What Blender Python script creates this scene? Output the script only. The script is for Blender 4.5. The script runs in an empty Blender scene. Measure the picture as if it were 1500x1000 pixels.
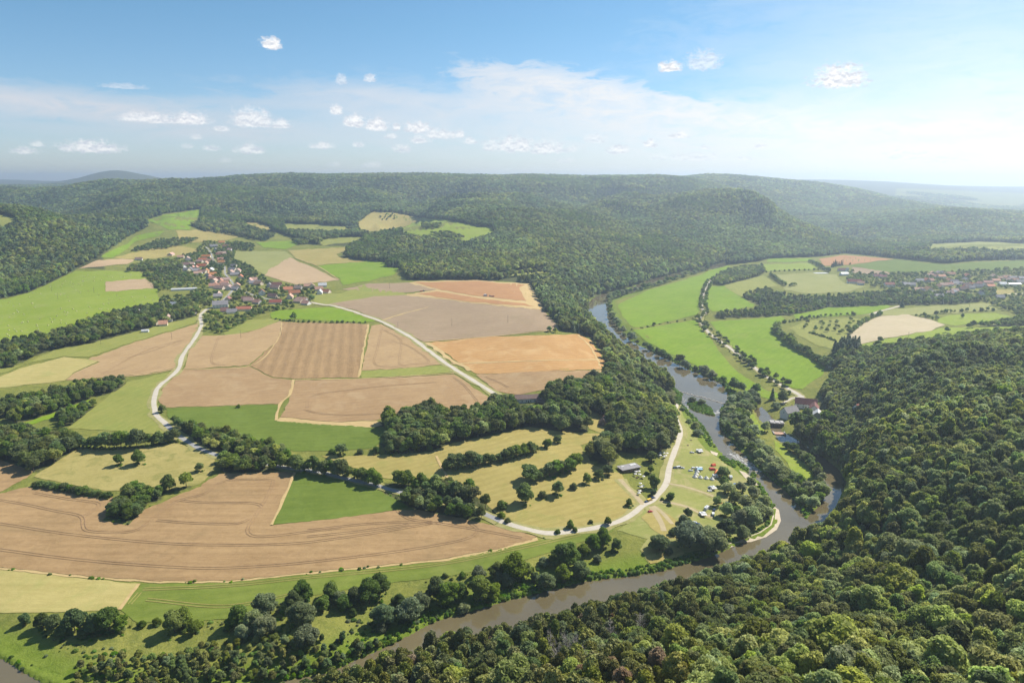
import bpy, bmesh, math, random
import numpy as np
from mathutils import Vector, Matrix
from mathutils.geometry import delaunay_2d_cdt

random.seed(11)
RNG = np.random.default_rng(11)
SC = bpy.context.scene
COL = SC.collection
H = 250.0                      # camera height above the river, metres
F = 1000.0                     # focal length in photo pixels (1500 wide)
PITCH = math.atan((500 - 262) / F)
CP, SP = math.cos(PITCH), math.sin(PITCH)
SUN_AZ, SUN_EL = math.radians(55), math.radians(45)

# ---------------------------------------------------------------- camera maths
def ray(px, py):
    """photo pixel -> (u = X/Y, r = drop per unit Y)"""
    b = (np.asarray(py, float) - 500) / F
    fwd = CP - SP * b
    return ((np.asarray(px, float) - 750) / F) / fwd, (SP + CP * b) / fwd

def project(x, y, z):
    dz = z - H
    c = y * CP - dz * SP
    up = y * SP + dz * CP
    return 750 + F * x / c, 500 - F * up / c

# ---------------------------------------------------------------- noise
def _hash(ix, iy, seed):
    n = (ix.astype(np.int64) * 374761393 + iy.astype(np.int64) * 668265263 + seed * 974634777) & 0x7fffffff
    n = ((n ^ (n >> 13)) * 1274126177) & 0x7fffffff
    return ((n ^ (n >> 16)) & 0xffff) / 65535.0

def vnoise(x, y, seed=0):
    ix, iy = np.floor(x), np.floor(y)
    fx, fy = x - ix, y - iy
    fx, fy = fx * fx * (3 - 2 * fx), fy * fy * (3 - 2 * fy)
    a, b = _hash(ix, iy, seed), _hash(ix + 1, iy, seed)
    c, d = _hash(ix, iy + 1, seed), _hash(ix + 1, iy + 1, seed)
    return (a + (b - a) * fx) * (1 - fy) + (c + (d - c) * fx) * fy

def fbm(x, y, seed=0, o=4):
    s, a, t = 0, .5, 0
    for i in range(o):
        s = s + a * vnoise(x * 2 ** i + 17.3 * i, y * 2 ** i - 9.1 * i, seed + i); t += a; a *= .5
    return s / t

def sstep(a, b, x):
    t = np.clip((x - a) / (b - a), 0, 1)
    return t * t * (3 - 2 * t)

def pip(px, py, poly):
    px, py = np.asarray(px, float), np.asarray(py, float)
    ins = np.zeros(px.shape, bool)
    n = len(poly)
    for i in range(n):
        x1, y1 = poly[i]; x2, y2 = poly[(i + 1) % n]
        if y1 == y2: continue
        c = ((y1 > py) != (y2 > py)) & (px < (x2 - x1) * (py - y1) / (y2 - y1) + x1)
        ins ^= c
    return ins

def seg_dist(x, y, pts, closed=True):
    d = np.full(np.shape(x), 1e18)
    n = len(pts)
    for i in range(n if closed else n - 1):
        ax, ay = pts[i]; bx, by = pts[(i + 1) % n]
        vx, vy = bx - ax, by - ay
        L = vx * vx + vy * vy + 1e-9
        t = np.clip(((x - ax) * vx + (y - ay) * vy) / L, 0, 1)
        d = np.minimum(d, (x - ax - t * vx) ** 2 + (y - ay - t * vy) ** 2)
    return np.sqrt(d)

# ---------------------------------------------------------------- terrain control
CZ = [  # (photo x, photo y, height)
 (0,985,0),(300,1022,0),(300,1060,6),(100,1080,5),(590,945,0),(850,862,0),(1050,815,0),(1155,770,0),(1110,695,0),(1045,635,0),(1030,580,0),(960,530,0),(880,460,0),(920,430,0),(1050,390,1),
 (0,900,5),(250,870,6),(500,830,7),(750,790,8),(900,790,5),(1000,760,4),(1040,690,3),(990,640,6),(1120,650,2),(1200,690,1),(1150,600,4),(1100,560,3),(1000,500,3),(1100,500,4),(1200,530,8),(1000,450,3),(1060,420,4),(1200,460,8),(1150,400,8),(1300,480,15),(1450,470,20),(1450,420,20),(1300,400,15),(1500,385,28),(1250,380,15),(1430,360,50),(1600,420,26),(1700,385,40),(1900,400,40),
 (850,760,8),(800,700,14),(700,700,16),(600,680,18),(880,640,16),(760,640,22),(930,690,7),(700,755,9),
 (600,740,12),(450,800,9),(200,780,11),(0,780,12),(430,720,15),(200,690,18),(60,660,20),(0,640,22),(300,620,24),(500,640,22),(450,600,26),(650,590,28),(760,580,26),(880,550,30),(700,500,34),(500,520,32),(300,540,30),(100,560,28),(0,600,25),(0,500,35),(100,450,42),(230,440,42),(300,470,36),(450,450,38),(600,430,40),(780,430,42),(820,480,38),(330,400,50),(420,390,48),(550,395,48),(220,380,55),(300,360,65),(450,370,60),(920,580,20),(960,610,10),
 (-300,500,45),(-300,600,30),(-300,760,14),(-300,900,5),
 (700,400,46),(600,370,60),(560,325,110),(650,330,105),(450,335,90),(960,415,2),
 (1230,560,12),(1215,640,6),(1250,530,16),(1400,498,30)]
CY = [  # (photo x, photo y, distance)
 (0,300,1900),(100,320,1900),(0,400,1480),(0,350,1650),(-200,286,1800),(-200,380,1500),(150,345,1900),(200,325,2150),(-500,285,1900),(-500,400,1450),
 (25,298,3100),(67,283,3300),(150,272,3500),(230,268,3700),(10,276,4800),(-200,276,4200),(-600,262,4200),(300,300,2700),(200,295,2700),
 (340,263,4200),(420,258,4200),(560,259,4200),(700,261,4200),(800,262,4200),(900,262,4200),(960,263,4600),(1050,259,5100),
 (420,290,2900),(560,290,2900),(700,300,2700),(480,270,3500),(640,272,3500),(760,275,3500),(760,330,2200),(800,370,1750),
 (850,400,1600),(850,350,2100),(850,300,2900),(850,270,3700),(1000,370,2100),(1000,330,2450),(1000,290,3100),(1000,266,3900),
 (1070,281,3000),(1132,300,2800),(1178,333,2600),(1210,362,2420),(1130,350,2350),
 (1130,264,5300),(1213,273,5300),(1251,279,5100),(1289,290,4800),(1327,297,4500),(1357,306,4200),(1400,312,3300),(1500,320,3400),(1250,332,3000),(1300,342,2900),(1400,342,2900),(1250,305,4300),(1500,342,2900),(1800,330,3000),(1800,345,2800),
 (1450,300,6500),(1500,296,7000),(1350,280,8000),(1800,296,7000),
 (1180,263,11000),(1300,266,11000),(1400,273,10500),(1500,274,11000),(1800,274,11000),(1100,266,11000),
 (60,267,11000),(110,267,8000),(180,259,8000),(250,265,8000),(-200,268,10000),(-600,268,10000),
 # near hillside on this bank
 (1500,492,800),(1700,480,760),(1400,560,610),(1500,600,490),(1500,700,375),(1300,640,480),(1300,760,360),(1500,820,290),(1200,850,330),(1350,900,262),(1500,1000,190),(1200,1000,205),(1000,1000,222),(750,1000,250),(1000,900,330),(500,1000,282),(1260,700,430),(1900,600,470),(1900,800,280),(1900,1000,180),(1350,540,660)]
CUZ = [ # (u, Y, z)
 (.34,3300,60),(.42,3250,40),(.46,3000,20),(.28,3500,110),(.36,3800,75),(.44,3700,50),(-.70,2450,95),(-.62,2700,90),(-.80,2500,120),(-.66,4000,150),(-.52,4700,170),(0,100,95),(.5,100,105),(1,100,120),(-.5,100,30),(-1,100,15),(0,200,60),(-.5,220,10),(-1.2,220,6),(1.2,200,140),(0,60,110),(-1.2,60,40),(1.3,60,150),
 (-.8,6000,150),(-.3,6000,190),(0,6200,170),(.2,7200,150),(.4,7000,90),(.6,5000,30),(1.1,5000,60),(-1.2,6000,150),
 (-.5,14000,120),(0,14000,150),(.5,14000,80),(1.1,14000,80),(-1.2,14000,120)]
_u, _y, _z = [], [], []
for a, b, z in CZ:
    u, r = ray(a, b); _u.append(float(u)); _y.append((H - z) / float(r)); _z.append(z)
for a, b, y in CY:
    u, r = ray(a, b); _u.append(float(u)); _y.append(y); _z.append(H - float(r) * y)
for u, y, z in CUZ:
    _u.append(u); _y.append(y); _z.append(z)
_A = np.stack([2.6 * np.array(_u), 1.9 * np.log(np.array(_y))], 1)
_zc = np.array(_z, float)
def _phi(d2): return -np.sqrt(d2 + .12 ** 2)
_n = len(_A)
_K = _phi(((_A[:, None] - _A[None]) ** 2).sum(-1)) + np.eye(_n) * .006
_M = np.zeros((_n + 3, _n + 3)); _M[:_n, :_n] = _K; _M[:_n, _n] = 1; _M[:_n, _n + 1:] = _A
_M[_n, :_n] = 1; _M[_n + 1:, :_n] = _A.T
_W = np.linalg.solve(_M, np.concatenate([_zc, np.zeros(3)]))
def rbf(u, ly):
    a, b = 2.6 * u.ravel(), 1.9 * ly.ravel()
    out = _W[_n] + _W[_n + 1] * a + _W[_n + 2] * b
    for i in range(_n):
        out = out + _W[i] * _phi((a - _A[i, 0]) ** 2 + (b - _A[i, 1]) ** 2)
    return out.reshape(u.shape)

# ---------------------------------------------------------------- water outlines (photo pixels, on the plane z = 0)
RIVER = [(1066,384),(1000,399),(955,409),(915,425),(880,431),(868,437),(860,446),(863,470),(900,508),(945,540),(982,565),(1000,578),(996,590),(1010,603),(1030,625),(1045,650),(1060,668),(1090,690),(1110,705),(1125,725),(1138,748),(1138,768),(1120,785),(1080,797),(1040,815),(960,838),(850,852),(740,880),(640,908),(575,942),(530,962),(480,984),(350,1008),(200,1018),(100,1010),(55,996),(30,980),(0,962),(-150,940),(-400,925),
 (-400,1000),(-150,1020),(0,1034),(100,1046),(200,1046),(350,1034),(480,1012),(600,975),(700,946),(760,932),(880,896),(1000,864),(1100,827),(1160,798),(1185,775),(1172,740),(1150,718),(1110,685),(1085,660),(1066,640),(1054,622),(1056,600),(1070,583),(1058,562),(1010,541),(965,520),(922,498),(898,468),(890,440),(922,431),(957,415),(1002,403),(1068,389)]
RACE = [(1103,598),(1116,596),(1132,612),(1146,632),(1160,640),(1180,652),(1204,668),(1230,688),(1243,712),(1238,742),(1210,764),(1185,775),(1172,768),(1190,750),(1205,735),(1209,712),(1203,692),(1190,680),(1165,662),(1142,646),(1128,628),(1112,614)]
ISLES = [[(1006,590),(1013,586),(1026,590),(1040,595),(1047,609),(1034,607),(1020,603),(1010,598)],
         [(1051,671),(1060,669),(1070,674),(1080,680),(1076,687),(1064,682)],[(1072,674),(1082,675),(1099,688),(1095,693),(1084,686)],[(1100,690),(1108,694),(1106,700),(1099,697)]]
def zplane(poly, z=0.0):
    out = []
    for a, b in poly:
        u, r = ray(a, b); y = (H - z) / float(r); out.append((float(u) * y, y))
    return out
RIVER_W, RACE_W = zplane(RIVER), zplane(RACE)
ISLES_W = [zplane(p) for p in ISLES]

# ---------------------------------------------------------------- terrain grid (fan around the view, even in angle and log distance)
NU, NY = 640, 760
UMAX, Y0, Y1 = 1.30, 60.0, 14000.0
US = np.linspace(-UMAX, UMAX, NU)
LS = np.linspace(math.log(Y0), math.log(Y1), NY)
GU, GL = np.meshgrid(US, LS)               # [NY, NU]
cu = np.linspace(-UMAX, UMAX, 161); cl = np.linspace(LS[0], LS[-1], 191)
_cg = rbf(*np.meshgrid(cu, cl))
def _bil(g, gu, gl, u, l):
    fu = np.clip((u - gu[0]) / (gu[1] - gu[0]), 0, len(gu) - 1.001); fl = np.clip((l - gl[0]) / (gl[1] - gl[0]), 0, len(gl) - 1.001)
    i, j = fu.astype(int), fl.astype(int); a, b = fu - i, fl - j
    return (g[j, i] * (1 - a) + g[j, i + 1] * a) * (1 - b) + (g[j + 1, i] * (1 - a) + g[j + 1, i + 1] * a) * b
GZ = _bil(_cg, cu, cl, GU, GL)
GY = np.exp(GL); GX = GU * GY
_hill = sstep(40, 150, GZ) * sstep(1300, 2300, GY)
_hill *= (1 - .72 * sstep(3000, 4000, GY)) * (1 - .85 * sstep(.38, .47, GU) * sstep(2700, 3100, GY))
GZ = GZ + _hill * ((fbm(GX / 420, GY / 420, 3, 4) - .5) * 105 + (1 - np.abs(2 * fbm(GX / 620 + 5, GY / 800, 8, 3) - 1)) * 55 - 40)
GZ = GZ + 74 * np.exp(-((GU + .575) / .060) ** 2 - (np.log(GY / 8000) / .13) ** 2) + 40 * np.exp(-((GU + .73) / .06) ** 2 - (np.log(GY / 10500) / .12) ** 2)
def crest(pts, amp, w):
    """raise (or cut) a ridge line given as (photo-plane u, distance)"""
    global GZ
    m_ = GY > 1500
    a, b = GU[m_] * 2.2, GL[m_] * 2.0
    d = seg_dist(a, b, [(p * 2.2, math.log(q) * 2.0) for p, q in pts], closed=False)
    GZ[m_] = GZ[m_] + amp * np.exp(-(d / w) ** 2)
crest([(.24, 3450), (.33, 3250), (.41, 3050), (.48, 2900)], -80, .13)
crest([(.20, 3150), (.30, 2930), (.38, 2760), (.43, 2600)], 8, .10)
crest([(-.36, 3350), (-.20, 3450), (-.05, 3300), (.06, 3500)], -62, .09)
crest([(-.38, 2950), (-.22, 3050), (-.06, 2900), (.05, 3050)], 22, .07)
crest([(.02, 2600), (.08, 3000), (.13, 3600)], -48, .10)
crest([(-.16, 2450), (-.13, 2900), (-.12, 3500)], -45, .09)
crest([(.16, 2300), (.19, 2700), (.20, 3300)], -10, .08)
crest([(-.62, 3700), (-.50, 3750), (-.42, 3900)], -40, .08)
_near = sstep(12, 45, GZ) * (1 - sstep(650, 900, GY)) * sstep(-.1, .15, GU)
GZ = GZ + _near * (fbm(GX / 95, GY / 95, 21, 3) - .5) * 34
GZ = GZ + (fbm(GX / 60, GY / 60, 5, 2) - .5) * .3
_near_water = (GY < 2600)
def carve(poly, width, depth):
    global GZ
    m = _near_water
    xs, ys = GX[m], GY[m]
    d = seg_dist(xs, ys, poly); ins = pip(xs, ys, poly)
    z = np.maximum(GZ[m], 1.2)
    w = sstep(0, width, d)
    zo = w * z + (1 - w) * np.minimum(z, .5 + d * .12)
    zi = -np.minimum(depth, .15 + d * .5)
    GZ[m] = np.where(ins, zi, zo)
carve(RIVER_W, 30, 1.5)
m = _near_water
for P in ISLES_W:
    xs, ys = GX[m], GY[m]; ins = pip(xs, ys, P); d = seg_dist(xs, ys, P)
    GZ[m] = np.where(ins, .25 + np.minimum(.4, d * .2), GZ[m])
_keep = GZ.copy(); carve(RACE_W, 14, 1.2)
_inr = np.zeros(GZ.shape, bool); _inr[m] = pip(GX[m], GY[m], RIVER_W)
GZ = np.where(_inr, _keep, GZ)

def ground(x, y):
    y = np.asarray(y, float); x = np.asarray(x, float)
    return _bil(GZ, US, LS, x / y, np.log(y))

_marchL = np.linspace(math.log(100), math.log(13500), 900)
_marchY = np.exp(_marchL)
def cast(px, py):
    """photo pixels -> first point on the ground along each ray"""
    px, py = np.atleast_1d(np.asarray(px, float)), np.atleast_1d(np.asarray(py, float))
    u, r = ray(px, py)
    out = np.zeros((len(px), 3))
    for s in range(0, len(px), 2000):
        uu, rr = u[s:s + 2000, None], r[s:s + 2000, None]
        g = _bil(GZ, US, LS, np.broadcast_to(uu, (uu.shape[0], 900)), np.broadcast_to(_marchL, (uu.shape[0], 900)))
        e = (H - rr * _marchY) - g
        hit = e <= 0
        k = np.where(hit.any(1), hit.argmax(1), 899); k = np.maximum(k, 1)
        ii = np.arange(len(k))
        e0, e1 = e[ii, k - 1], e[ii, k]
        t = np.clip(e0 / (e0 - e1 + 1e-9), 0, 1)
        y = _marchY[k - 1] + (_marchY[k] - _marchY[k - 1]) * t
        x = u[s:s + 2000] * y
        out[s:s + 2000] = np.stack([x, y, ground(x, y)], 1)
    return out
def at(px, py):
    return cast([px], [py])[0]

# visibility: running horizon along each azimuth
_E = (GZ - H) / GY
_VIS = np.maximum.accumulate(_E, axis=0)
def visible(x, y, z, top=22.0, margin=.002):
    m = _bil(_VIS, US, LS, x / y * 1.0, np.log(y) - .012)
    return (z + top - H) / y > m - margin

# ---------------------------------------------------------------- object helpers
def put(name, mesh, mats=(), parent=None, **props):
    o = bpy.data.objects.new(name, mesh)
    COL.objects.link(o)
    for mt in ([mats] if isinstance(mats, bpy.types.Material) else mats):
        mesh.materials.append(mt)
    if parent is not None: o.parent = parent
    for k, v in props.items(): o[k] = v
    return o
def thing(name, loc, label, cat, group=None, rz=0.0):
    o = bpy.data.objects.new(name, None); COL.objects.link(o)
    o.empty_display_size = .5
    o.location = loc; o.rotation_euler = (0, 0, rz); o['label'] = label; o['category'] = cat
    if group: o['group'] = group
    return o
def mesh_np(name, V, Fc, uvs=None):
    me = bpy.data.meshes.new(name)
    V = np.asarray(V, np.float32); Fc = np.asarray(Fc, np.int32)
    k = Fc.shape[1]
    me.vertices.add(len(V)); me.vertices.foreach_set('co', V.ravel())
    me.loops.add(Fc.size); me.loops.foreach_set('vertex_index', Fc.ravel())
    me.polygons.add(len(Fc)); me.polygons.foreach_set('loop_start', np.arange(0, Fc.size, k, dtype=np.int32))
    me.update(calc_edges=True)
    return me
def smooth(me):
    me.polygons.foreach_set('use_smooth', np.ones(len(me.polygons), bool))
def copy_tree(o, parent=None):
    c = o.copy(); COL.objects.link(c)
    if parent is not None: c.parent = parent
    for ch in list(o.children): copy_tree(ch, c)
    return c
ORD = "first second third fourth fifth sixth seventh eighth ninth tenth eleventh twelfth thirteenth fourteenth fifteenth sixteenth seventeenth eighteenth nineteenth twentieth".split()
_TENS = 'x x twenty thirty forty fifty sixty seventy eighty ninety'.split()
def ordw(i):
    if i < 20: return ORD[i]
    n = i + 1
    if n >= 100: return 'hundredth' if n == 100 else 'hundred-and-' + ordw(n - 101)
    if n % 10 == 0: return _TENS[n // 10][:-1] + 'ieth'
    return _TENS[n // 10] + '-' + ORD[n % 10 - 1]

# ---------------------------------------------------------------- material helpers
class NT:
    def __init__(s, tree): s.t = tree; s.n = tree.nodes; s.l = tree.links
    def add(s, typ, **kw):
        n = s.n.new(typ)
        for k, v in kw.items():
            if k == 'i':
                for a, b in v.items():
                    if isinstance(b, bpy.types.NodeSocket): s.l.new(b, n.inputs[a])
                    else: n.inputs[a].default_value = b
            else: setattr(n, k, v)
        return n
    def math(s, op, a, b=None, c=None, clamp=False):
        n = s.n.new('ShaderNodeMath'); n.operation = op; n.use_clamp = clamp
        for i, v in enumerate((a, b, c)):
            if v is None: continue
            if isinstance(v, bpy.types.NodeSocket): s.l.new(v, n.inputs[i])
            else: n.inputs[i].default_value = v
        return n.outputs[0]
    def mix(s, f, a, b, blend='MIX'):
        n = s.n.new('ShaderNodeMix'); n.data_type = 'RGBA'; n.blend_type = blend
        for i, v in ((0, f), (6, a), (7, b)):
            if isinstance(v, bpy.types.NodeSocket): s.l.new(v, n.inputs[i])
            elif i == 0: n.inputs[0].default_value = v
            else: n.inputs[i].default_value = (*v[:3], 1)
        return n.outputs[2]
    def noise(s, vec, scale, detail=3, rough=.55, dist=0):
        n = s.add('ShaderNodeTexNoise', i={'Scale': scale, 'Detail': detail, 'Roughness': rough, 'Distortion': dist})
        s.l.new(vec, n.inputs['Vector']); return n.outputs[0]
    def ramp(s, f, lo, hi):
        n = s.add('ShaderNodeMapRange', clamp=True, i={'From Min': lo, 'From Max': hi}); s.l.new(f, n.inputs[0]); return n.outputs[0]
def new_mat(name):
    m = bpy.data.materials.new(name); m.use_nodes = True
    nt = NT(m.node_tree); b = m.node_tree.nodes['Principled BSDF']
    b.inputs['Specular IOR Level'].default_value = .25
    return m, nt, b
def pos(nt): return nt.add('ShaderNodeNewGeometry').outputs['Position']

def plain(name, c, rough=.6, var=.12, scale=1.5, metal=0, spec=.3, objvar=.0):
    m, nt, b = new_mat(name)
    co = nt.add('ShaderNodeTexCoord').outputs['Object']
    f = nt.noise(co, scale, 3)
    dark = tuple(x * (1 - var) for x in c); lite = tuple(min(1, x * (1 + var)) for x in c)
    colr = nt.mix(nt.ramp(f, .3, .7), dark, lite)
    if objvar:
        r = nt.add('ShaderNodeObjectInfo').outputs['Random']
        hs = nt.add('ShaderNodeHueSaturation', i={'Color': colr, 'Value': nt.math('MULTIPLY_ADD', r, objvar * 2, 1 - objvar),
             'Hue': nt.math('MULTIPLY_ADD', nt.math('FRACT', nt.math('MULTIPLY', r, 7.3)), .03, .485),
             'Saturation': nt.math('MULTIPLY_ADD', nt.math('FRACT', nt.math('MULTIPLY', r, 13.7)), objvar * 2, 1 - objvar)})
        colr = hs.outputs[0]
    nt.l.new(colr, b.inputs['Base Color'])
    b.inputs['Roughness'].default_value = rough; b.inputs['Metallic'].default_value = metal
    b.inputs['Specular IOR Level'].default_value = spec
    return m
# ================================================================ GROUND
def P3(s): return [tuple(map(float, p.split(','))) for p in s.split()]

FIELDS = []     # photo polygons of open land, used to keep trees off them
def dirw(p1, p2):
    a, b = at(*p1), at(*p2); d = b - a
    return math.atan2(d[1], d[0])

def crop_mat(name, c1, c2, ang=0.0, rowsp=6.0, rows=.25, patch=45.0, c3=None, c3amt=.0, fine=.35, bump=.25, rows2=0.0):
    c1, c2 = tuple(x * KF for x in c1), tuple(x * KF for x in c2); c3 = c3 and tuple(x * KF for x in c3)
    m, nt, b = new_mat(name)
    p = pos(nt)
    big = nt.noise(p, 1 / patch, 4, .6, .4)
    mp = nt.add('ShaderNodeMapping', i={'Vector': p, 'Rotation': (0, 0, -ang)})
    st = nt.add('ShaderNodeMapping', i={'Vector': mp.outputs[0], 'Scale': (1 / 60.0, 1 / 3.0, 1)})
    streak = nt.noise(st.outputs[0], 1.0, 3, .6)
    st2 = nt.add('ShaderNodeMapping', i={'Vector': mp.outputs[0], 'Scale': (1 / 12.0, 1 / 1.1, 1)})
    streak2 = nt.noise(st2.outputs[0], 1.0, 2, .7)
    fin = nt.noise(p, .9, 3, .7)
    midn = nt.noise(p, .14, 4, .7, 1.2)
    f = nt.math('MULTIPLY', nt.ramp(big, .3, .7), .55)
    f = nt.math('ADD', f, nt.math('MULTIPLY_ADD', nt.ramp(midn, .3, .7), .62, -.28))
    f = nt.math('ADD', f, nt.math('MULTIPLY', nt.ramp(streak, .3, .7), .45))
    f = nt.math('ADD', f, nt.math('MULTIPLY', nt.ramp(fin, .3, .7), fine * .6))
    col = nt.mix(nt.math('MULTIPLY', f, .9, clamp=True), c1, c2)
    if rows:
        w = nt.add('ShaderNodeTexWave', wave_type='BANDS', bands_direction='Y', i={'Vector': mp.outputs[0], 'Scale': 1 / (rowsp * 1.0) * .314 * 1.0, 'Distortion': .6, 'Detail': 2, 'Detail Scale': .05})
        col = nt.mix(nt.math('MULTIPLY', w.outputs[1], rows), col, tuple(x * .62 for x in c1))
    if c3:
        g = nt.noise(p, 1 / (patch * .6), 5, .65, .8)
        col = nt.mix(nt.math('MULTIPLY', nt.ramp(g, .5, .72), c3amt), col, c3)
    st3 = nt.add('ShaderNodeMapping', i={'Vector': mp.outputs[0], 'Scale': (1 / 16.0, 1 / 4.5, 1)})
    fleck = nt.math('MULTIPLY', nt.ramp(nt.noise(st3.outputs[0], 1.0, 5, .75, .6), .56, .70), nt.ramp(nt.noise(p, 1 / 90.0, 3, .6), .42, .62))
    col = nt.mix(nt.math('MULTIPLY', fleck, .5), col, tuple(min(1, x * 1.45) for x in c2))
    dk = nt.math('MULTIPLY', nt.ramp(nt.noise(st3.outputs[0], 1.7, 5, .75, .9), .60, .74), nt.ramp(nt.noise(p, 1 / 70.0, 3, .6), .62, .40))
    col = nt.mix(nt.math('MULTIPLY', dk, .55), col, tuple(x * .58 for x in c1))
    col = nt.mix(nt.math('MULTIPLY', nt.ramp(streak2, .45, .75), .25), col, tuple(min(1, x * 1.25) for x in c2))
    nt.l.new(col, b.inputs['Base Color']); b.inputs['Roughness'].default_value = .95
    b.inputs['Specular IOR Level'].default_value = .08
    if bump:
        bp = nt.add('ShaderNodeBump', i={'Strength': bump, 'Distance': .5, 'Height': fin}); nt.l.new(bp.outputs[0], b.inputs['Normal'])
    return m

def sheet(name, poly, mat, label, lift=.14, wob=1.7, cell=(9, 4), keep=True, **props):
    """a patch of land cover laid over the terrain"""
    if keep: FIELDS.append(poly)
    ring = []
    n = len(poly)
    for i in range(n):
        (x1, y1), (x2, y2) = poly[i], poly[(i + 1) % n]
        L = max(1, int(math.hypot((x2 - x1) / 7, (y2 - y1) / 3.5)))
        for k in range(L):
            t = k / L
            ring.append((x1 + (x2 - x1) * t, y1 + (y2 - y1) * t))
    R = np.array(ring)
    R[:, 0] += (vnoise(R[:, 0] / 9, R[:, 1] / 4, 4) - .5) * 2.2 * wob
    R[:, 1] += (vnoise(R[:, 0] / 9, R[:, 1] / 4, 7) - .5) * 1.1 * wob
    xs = np.arange(R[:, 0].min(), R[:, 0].max(), cell[0]); ys = np.arange(R[:, 1].min(), R[:, 1].max(), cell[1])
    gx, gy = np.meshgrid(xs, ys); gx = gx + (np.arange(len(ys)) % 2)[:, None] * cell[0] * .5
    gx, gy = gx.ravel(), gy.ravel()
    rl = [tuple(p) for p in R]
    k = pip(gx, gy, rl); gx, gy = gx[k], gy[k]
    if len(gx):
        d = seg_dist(gx, gy, rl); gx, gy = gx[d > 1.3], gy[d > 1.3]
    pts = [Vector((a, b)) for a, b in rl] + [Vector((a, b)) for a, b in zip(gx, gy)]
    nr = len(rl)
    vs, _, fs, *_ = delaunay_2d_cdt(pts, [], [list(range(nr))], 1, 1e-4)
    v = np.array([(a.x, a.y) for a in vs])
    w = cast(v[:, 0], v[:, 1])
    w[:, 2] += lift + .00022 * w[:, 1]
    f = np.array([list(a)[:3] for a in fs])
    # drop slivers that bridge a hidden dip
    a, b, c = w[f[:, 0]], w[f[:, 1]], w[f[:, 2]]
    nrm = np.cross(b - a, c - a); flip = nrm[:, 2] < 0
    f[flip] = f[flip][:, ::-1]
    me = mesh_np(name, w, f); smooth(me)
    return put(name, me, mat, kind='structure', label=label, **props)

def ribbon_pts(pts, step=6.0, sm=True):
    """photo polyline -> smoothed world polyline"""
    P = np.array(pts, float)
    if sm and len(P) > 2:
        out = []
        Q = np.vstack([2 * P[0] - P[1], P, 2 * P[-1] - P[-2]])
        for i in range(1, len(Q) - 2):
            p0, p1, p2, p3 = Q[i - 1:i + 3]
            k = max(2, int(np.hypot(*(p2 - p1)) / 3))
            for t in np.linspace(0, 1, k, endpoint=False):
                out.append(.5 * ((2 * p1) + (-p0 + p2) * t + (2 * p0 - 5 * p1 + 4 * p2 - p3) * t * t + (-p0 + 3 * p1 - 3 * p2 + p3) * t ** 3))
        out.append(P[-1]); P = np.array(out)
    W = cast(P[:, 0], P[:, 1])
    s = np.concatenate([[0], np.cumsum(np.hypot(*np.diff(W[:, :2], axis=0).T))])
    n = max(2, int(s[-1] / step))
    t = np.linspace(0, s[-1], n)
    return np.stack([np.interp(t, s, W[:, 0]), np.interp(t, s, W[:, 1])], 1)
def ribbon_geo(L, width, lift, wob=.0, off=0.0):
    d = np.gradient(L, axis=0); d /= np.linalg.norm(d, axis=1)[:, None] + 1e-9
    nrm = np.stack([-d[:, 1], d[:, 0]], 1)
    s = np.arange(len(L))
    wl = width / 2 * (1 + wob * (vnoise(s / 2.5, s * 0 + 3, 2) - .5) * 2); wr = width / 2 * (1 + wob * (vnoise(s / 2.5, s * 0 + 9, 5) - .5) * 2)
    a = L + nrm * (wl + off)[:, None]; c = L - nrm * (wr - off)[:, None]; b = (a + c) / 2
    V = []
    for q, dz in ((a, 0), (b, .06), (c, 0)):
        V.append(np.column_stack([q, ground(q[:, 0], q[:, 1]) + lift + .00022 * q[:, 1] + dz]))
    n = len(L); V = np.concatenate(V)
    i = np.arange(n - 1)
    Fc = np.concatenate([np.stack([i, i + n, i + n + 1, i + 1], 1), np.stack([i + n, i + 2 * n, i + 2 * n + 1, i + n + 1], 1)])
    return V, Fc
def ribbon(name, pts, width, mat, label, lift=.32, wob=.22, step=5.0, **props):
    V, Fc = ribbon_geo(ribbon_pts(pts, step), width, lift, wob)
    me = mesh_np(name, V, Fc); smooth(me)
    return put(name, me, mat, kind='structure', label=label, **props)
def tracks(name, lines, mat, label, gauge=2.1, width=.40, lift=.34):
    Vs, Fs, k = [], [], 0
    for pts in lines:
        L = ribbon_pts(pts, 4.0)
        for sgn in (-1, 1):
            V, Fc = ribbon_geo(L, width, lift, .35, sgn * gauge / 2)
            Vs.append(V); Fs.append(Fc + k); k += len(V)
    me = mesh_np(name, np.concatenate(Vs), np.concatenate(Fs))
    return put(name, me, mat, kind='structure', label=label)

KF = .80
# ---- colours
WHEAT = ((.295, .182, .082), (.465, .305, .145))
STRAW = ((.52, .37, .16), (.62, .45, .21))
ORANGE = ((.45, .245, .085), (.58, .34, .135))
MEAD = ((.150, .250, .010), (.245, .345, .026))
MEADY = ((.23, .255, .05), (.34, .33, .085))
OCHRE = ((.33, .265, .075), (.46, .37, .125))
GRASSB = ((.110, .160, .022), (.175, .225, .036))

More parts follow.
